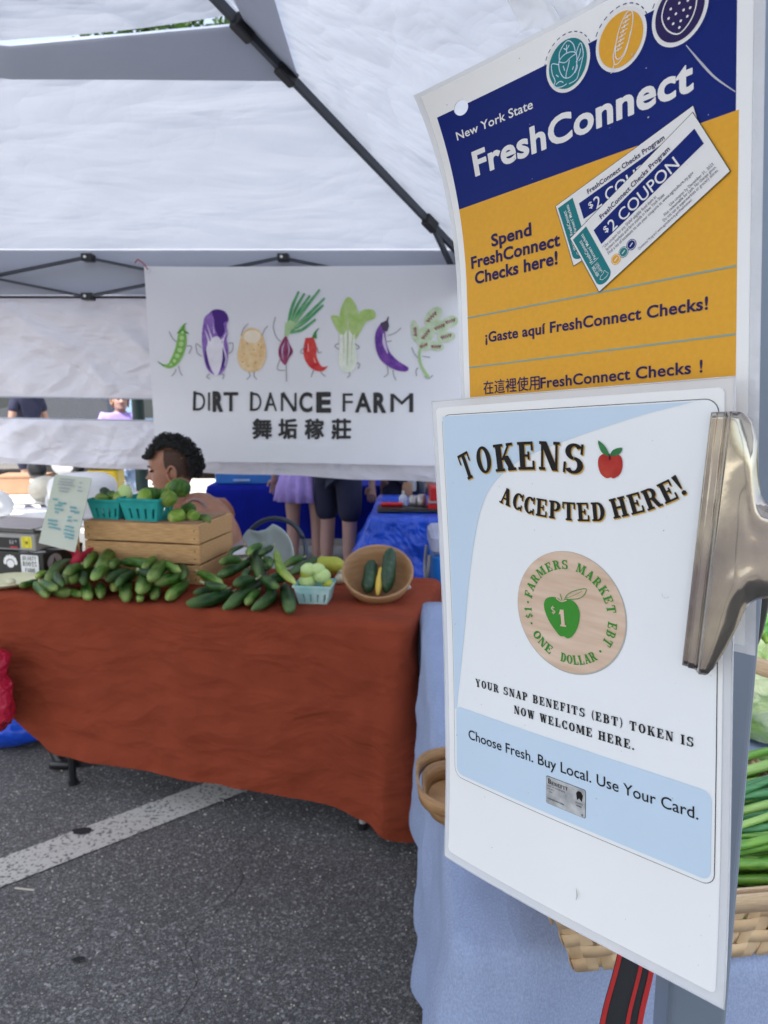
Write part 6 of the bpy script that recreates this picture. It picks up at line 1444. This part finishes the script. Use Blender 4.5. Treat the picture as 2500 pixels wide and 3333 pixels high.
# tall blue cooler by the rust table
q = at(1408, 1950, 3.05); o = thing('ice_cooler', 'tall blue cooler with a pale translucent lid behind the right end of the rust table', 'cooler', (q.x, 3.05, 0)); zt = at(1410,1742,3.05).z
MB().rbox(0,.42,0,.32,.0,zt-.09,.03,4).build('tub', M['cooler_blue'], o); MB().rbox(-.008,.43,-.008,.33,zt-.088,zt,.03,4).build('lid', M['cooler_lid'], o); MB().tube(catmull([(-.012,.05,zt-.10),(-.02,.06,zt-.2),(-.02,.16,zt-.24),(-.02,.26,zt-.2),(-.012,.27,zt-.10)], 4), .008, 6).build('handle', M['grey_plastic'], o)
# round-backed chair behind the long cucumbers
q = at(865, 1790, 3.45); ch_ = thing('folding_chair', 'chair with a notched pale green shell and dark tube frame behind the long cucumbers', 'chair', (q.x, 3.45, 0), radians(-12)); cz_ = q.z
out = []
for i in range(40):
    a = 2*pi*i/40; r = .155
    if 62 < math.degrees(a) < 100: r = .118 if 70 < math.degrees(a) < 94 else .13
    out.append((cos(a)*r*.92, sin(a)*r))
T_ = Matrix.Translation((0,0,cz_-.02)) @ Matrix.Rotation(radians(-14), 4, 'X') @ Matrix.Rotation(radians(-24), 4, 'Y')
mb = MB(); n = 40
v = [T_ @ Vector((x, 0, z)) for x, z in out]+[T_ @ Vector((x*.8, .03, z*.8)) for x, z in out]+[T_ @ Vector((0,.04,0))]
mb.add(v, [(i, (i+1)%n, n+(i+1)%n, n+i) for i in range(n)]+[(n+i, n+(i+1)%n, 2*n) for i in range(n)]); o = mb.build('backrest', M['chair_shell'], ch_, True); solidify(o, .006)
MB().tube([T_ @ Vector((cos(a)*.165+.03, .045, sin(a)*.165+.005)) for a in [2*pi*i/32 for i in range(33)]], .012, 8).build('back_frame', M['dark_tube'], ch_, True)
MB().rbox(-.18,.18,-.02,.34,.42,.44,.04,4).build('seat', M['chair_shell'], ch_)
for x in (-.17, .17):
    for y in (0, .32): MB().tube([(x, y, .43), (x*1.05, y*1.06-.01, 0)], .011, 8).build('leg', M['dark_tube'], ch_)
    MB().tube([(x, .32, .42), (x*.8, .08, cz_-.05)], .011, 8).build('back_post', M['dark_tube'], ch_)
# white tables and goods at the far left
def plain_table(label, c0, Lx, Ly): return folding_table(label, Vector((c0[0], c0[1], 0)), Vector((cos(.09), sin(.09), 0)), Vector((-sin(.09), cos(.09), 0)), Lx, Ly, .745, M['white_plastic'], M['grey_plastic'])
plain_table('bare white folding table just behind the tarp wall at the far left', (-3.25, 3.98), 1.75, .62)
plain_table('second white folding table further back, with a cardboard box on it', (-3.6, 4.95), 2.1, .62)
q = atz(60, 1608, .745); o = thing('cardboard_box', 'brown cardboard box with a white label on the far white table', 'box', (q.x, q.y+.1, .748), .1); z_ = at(60,1545,q.y+.1).z-.745
MB().box(-.17,.17,-.12,.14,0,z_).build('carton', M['cardboard'], o); MB().box(-.17,.17,-.125,-.121,z_-.012,z_).build('flap', M['cardboard'], o)
pr = Print(lambda u, v, h: Vector((u, -.1215-h, v))); pr.rect(.09,.15,.06,.11); pr.build('label', M['sticker_white'], o)
q = atz(300, 1668, .745); o = thing('white_tub', 'large rounded white tub on the near white table, behind the price board', 'tub', (q.x-.0, 4.32, .748)); hh = at(300,1540,4.32).z-.745
MB().lathe([(0,0),(.17,0),(.19,.03),(.20,hh*.7),(.185,hh*.85),(.14,hh*.97),(0,hh)], 28).build('tub_body', M['white_plastic'], o, True); MB().tube(catmull([(-.20,0,hh*.6),(-.22,-.02,hh*.3),(-.20,0,hh*.15)],4), .010, 6).build('handle', M['white_plastic'], o, True)
q = atz(422, 1640, .745); o = MB().lathe([(0,0),(.03,0),(.035,.01),(.035,.12),(.028,.13),(.030,.15),(0,.15)], 18).build('ribbed_jar', M['clear_plastic'], None, True); o.location = (q.x, q.y, .748); tag(o, 'clear ribbed jar beside the white tub, left of the vendor', 'jar')
def crumple(name, label, loc, rx, ry, rz_, m, cat, seed=0, amp=.22):
    mb = MB().ball((0,0,0), rx, ry, rz_, 22)
    mb.v = [tuple(Vector(p)*(1+amp*noise.noise(Vector(p)*(2.2/rx)*.5+Vector((seed,0,0)))+amp*.7*ridged(Vector(p)/rx+Vector((seed,2,0)), 1.4)*.5)) for p in mb.v]
    o = mb.build(name, M[m], None, True); o.location = loc; return tag(o, label, cat)
q = at(150, 1560, 4.9); crumple('plastic_bag', 'pale crumpled plastic bag beside the cardboard box', (q.x, 4.9, .84), .12, .10, .09, 'bag_plastic', 'bag', 1)
q = at(345, 1545, 5.6); o = thing('yellow_bin', 'small bright yellow bin beyond the white tub', 'bin', (q.x, 5.6, 0)); hz2 = at(345,1512,5.6).z; MB().rbox(-.12,.12,-.1,.1,0,hz2-.03,.03,3).build('bin_body', M['yellow_plastic'], o); MB().rbox(-.13,.13,-.11,.11,hz2-.03,hz2,.03,3).build('bin_rim', M['black_plastic'], o)
q = at(55, 1535, 4.9); crumple('black_bag', 'small black bag standing on the cardboard box at the far left', (q.x+.02, q.y+.25, .745+z_+.07), .07, .05, .07, 'black_plastic', 'bag', 3, .15)
q = at(12, 1600, 4.25); crumple('white_sack', 'small white paper sack at the left end of the near white table', (q.x-.06, 4.25, .82), .10, .08, .085, 'white_plastic', 'sack', 5, .12)
# green street post
q = at(459, 1500, 5.55); po = thing('street_post', 'dark green street post seen through the tarp slit and left of the vendor', 'post', (q.x, 5.55, 0)); MB().lathe([(0,0),(.085,0),(.085,.10),(.048,.16),(.045,3.2),(0,3.2)], 16).build('shaft', M['post_green'], po); MB().lathe([(.02,3.2),(.09,3.25),(.14,3.42),(.10,3.55),(0,3.6)], 16).build('lamp_head', M['lamp_lens'], po)
# bags at the lower left end of the rust table
q = at(8, 2230, 2.36); crumple('pink_bag', 'crinkled pink-red plastic bag hanging at the left end of the rust table', (q.x-.066, 2.40, .45), .072, .06, .165, 'pink_bag', 'bag', 7, .5)
q = atz(40, 2440, .03); crumple('blue_tarp_bundle', 'crumpled blue tarp on the asphalt under the left end of the rust table', (q.x-.12, q.y+.14, .085), .26, .12, .085, 'blue_tarp', 'tarp', 9, .2)
q = atz(195, 2505, .0); o = MB().tube([(-.06,.05,.11),(-.035,.03,.07),(-.005,.0,.028),(.01,-.015,.016)], [.030,.030,.026,.014], 10).rbox(-.045,.05,-.03,.04,.001,.035,.016,3).build('black_table_foot', M['black_plastic'], None, True); o.location = (q.x, q.y+.02, 0); tag(o, 'black angled foot showing under the left hem of the rust cloth', 'table foot')
q = atz(262, 2487, .0); pr = Print(lambda u, v, h: Vector((u, v, h))); pr.poly([(cos(2*pi*k/18)*.075*random.uniform(.8,1.1), sin(2*pi*k/18)*.035*random.uniform(.8,1.1)) for k in range(18)]); o = pr.build('dark_patch', M['tyre'], None); o.location = (q.x, q.y, .0045); struct(o, 'dark flat patch beside the black foot')  # flat dark irregular patch on the asphalt
# vehicles
def vehicle(label, x, y, L, H, m, rz=0):
    t = thing('parked_van', label, 'van', (x, y, 0), rz); Wd = 1.85
    prof = [(-L/2,.35),(-L/2,.95),(-L/2+.12,1.05),(-L/2+.75,1.15),(-L/2+1.35,H-.08),(-L/2+1.7,H),(L/2-.25,H),(L/2-.05,H-.15),(L/2,1.0),(L/2,.35)]
    v = []
    for yy, s in ((-Wd/2,1),(Wd/2,1)):
        for px, pz in prof: v.append((px, yy+(.10*(1 if yy < 0 else -1) if pz > 1.1 else 0), pz))
    n = len(prof); mb = MB(); mb.add(v, [tuple(range(n))[::-1], tuple(range(n, 2*n))]+[(i, (i+1)%n, n+(i+1)%n, n+i) for i in range(n)]); mb.build('body', M[m], t)
    for x0, x1 in ((-L/2+1.45,-L/2+2.3),(-L/2+2.4,-L/2+3.3),(-L/2+3.4,L/2-.3)):
        w_ = mesh('window', [(x0 if x0 > -L/2+1.5 else x0-.3, -Wd/2+.06, 1.14), (x1, -Wd/2+.06, 1.14), (x1, -Wd/2+.085, H-.16), (x0, -Wd/2+.085, H-.16)], [(0,1,2,3)], M['glass_dark'], t); solidify(w_, .02)
    for wx in (-L/2+.85, L/2-.85):
        for s in (-1, 1):
            T = Matrix.Translation((wx, s*(Wd/2-.08), .33)) @ Matrix.Rotation(radians(90), 4, 'X'); w_ = MB().lathe([(0,-.10),(.30,-.10),(.33,-.07),(.33,.07),(.30,.10),(0,.10)], 20, T).build('wheel', M['tyre'], t); MB().lathe([(0,-.105),(.19,-.105),(.2,.105),(0,.105)], 14, T).build('rim', M['rim'], w_)
    for s in (-.6, .6): MB().rbox(-L/2-.02,-L/2+.03,s-.14,s+.14,.72,.86,.02,2).build('headlight', M['lamp_lens'], t)
    return t
vehicle('dark van parked across the street at the far left, seen through the slit', -7.2, 13.4, 4.8, 1.95, 'car_dark')
vehicle('blue-grey van parked to the right of the dark one, seen through the slit', -3.3, 13.3, 4.4, 1.8, 'car_blue', .04)
vehicle('pale blue-grey van parked further along, hidden behind the banner', 2.8, 13.5, 4.6, 1.85, 'car_blue')
# trees and a brick row closing the street
LF_ME = {}
def tree(label, x, y, h, cr, m, seed, nleaf=2600, name='street_tree'):
    rn = random.Random(seed); t = thing(name, label, 'tree', (x, y, 0)); tk = MB().tube([(0,0,0),(.05,.02,h*.25),(-.08,.05,h*.5),(0,0,h*.75)], [.20,.16,.12,.06], 10)
    cl = []
    for i in range(16):
        a = rn.uniform(0, 2*pi); r = rn.uniform(.2, 1)*cr; z = h*rn.uniform(.42, .95); r *= 1-.5*max(0, (z/h-.7))/.3
        c = Vector((cos(a)*r, sin(a)*r, z)); cl.append((c, cr*rn.uniform(.28, .5))); tk.tube([(0,0,h*.35+rn.uniform(0,.2)*h), c*.5+Vector((0,0,h*.28)), c], [.07,.045,.02], 5)
    tk.build('trunk', M['bark'], t, True)
    v = []; f = []
    for i in range(nleaf):
        c, r = cl[rn.randrange(len(cl))]; d = Vector((rn.gauss(0,1), rn.gauss(0,1), rn.gauss(0,1))).normalized()*r*(rn.random()**.4); p = c+d
        a = Vector((rn.gauss(0,1), rn.gauss(0,1), rn.gauss(0,1))).normalized(); b = a.cross(Vector((rn.gauss(0,1), rn.gauss(0,1), rn.gauss(0,1)))).normalized(); s = rn.uniform(.10,.22)
        k = len(v); v += [p-a*s, p+b*s*.5, p+a*s, p-b*s*.5]; f.append((k, k+1, k+2, k+3))
    mesh('crown', v, f, M[m], t); return t
tree('tall leafy street tree whose top shows in the gap under the canopy cap', -6.6, 22, 12.6, 3.6, 'foliage', 1, 7000)
tree('dark street tree behind the dark van', -13, 19, 9, 3.8, 'foliage_dark', 2, 5000)
tree('bushy street tree left of centre behind the vans', -3.4, 18, 7.5, 3.2, 'foliage', 3, 4500)
tree('street tree standing behind the banner', 3, 20, 8.5, 3.4, 'foliage_dark', 4, 4000)
tree('street tree beyond the sign pole on the right', 10, 19, 8.5, 3.6, 'foliage', 5, 4500)
tree('street tree at the far right end of the row', 18, 21, 9, 3.8, 'foliage_dark', 6, 3500)
bl = thing('brick_building', 'long red brick building across the street behind the trees', 'building', (0, 30, 0))
MB().box(-40, 40, 0, 8, 0, 9).build('wall', M['brick'], bl); MB().box(-40.2, 40.2, -.2, 8.2, 9.01, 9.5).build('cornice', M['concrete'], bl)
wm = bpy.data.meshes.new('window'); wb = MB().box(-.6,.6,-.05,.02,0,1.7); wm.from_pydata(wb.v, [], wb.f); wm.materials.append(M['glass_dark'])
sm_ = bpy.data.meshes.new('sill'); wb = MB().box(-.7,.7,-.14,.0,-.15,0); sm_.from_pydata(wb.v, [], wb.f); sm_.materials.append(M['concrete'])
for fl in range(3):
    for i in range(20):
        o = bpy.data.objects.new('window', wm); C.objects.link(o); o.parent = bl; o.location = (-36+i*3.8, 0, 1.2+fl*2.8)
        s_ = bpy.data.objects.new('sill', sm_); C.objects.link(s_); s_.parent = o; s_.location = (0, 0, -.01)

# thin crack and scattered grit on the asphalt
pts = [atz(*p, .0) for p in ((560,3333),(640,3190),(610,3060),(720,2950),(790,2860),(760,2790),(850,2700))]
pr = Print(lambda u, v, h: Vector((u, v, .0015+h))); cp_ = catmull(pts, 8); rn = random.Random(2)
pr.stroke([(p.x+rn.uniform(-.004,.004), p.y+rn.uniform(-.004,.004)) for p in cp_], [rn.uniform(.0008,.0028) for _ in cp_]); o = pr.build('asphalt_crack', M['tyre'], None); struct(o, 'thin crack running through the asphalt')
mb = MB(); rn = random.Random(11)
for i in range(900):
    x, y = rn.uniform(-1.5, .1), rn.uniform(1.15, 3.2); r = rn.uniform(.0012, .0034); mb.ball((x, y, r*.4), r, r*rn.uniform(.6,1), r*.7, 5)
o = mb.build('grit', M['litter'], None); o['kind'] = 'stuff'; o['label'] = 'loose pale grit scattered over the asphalt in the aisle'
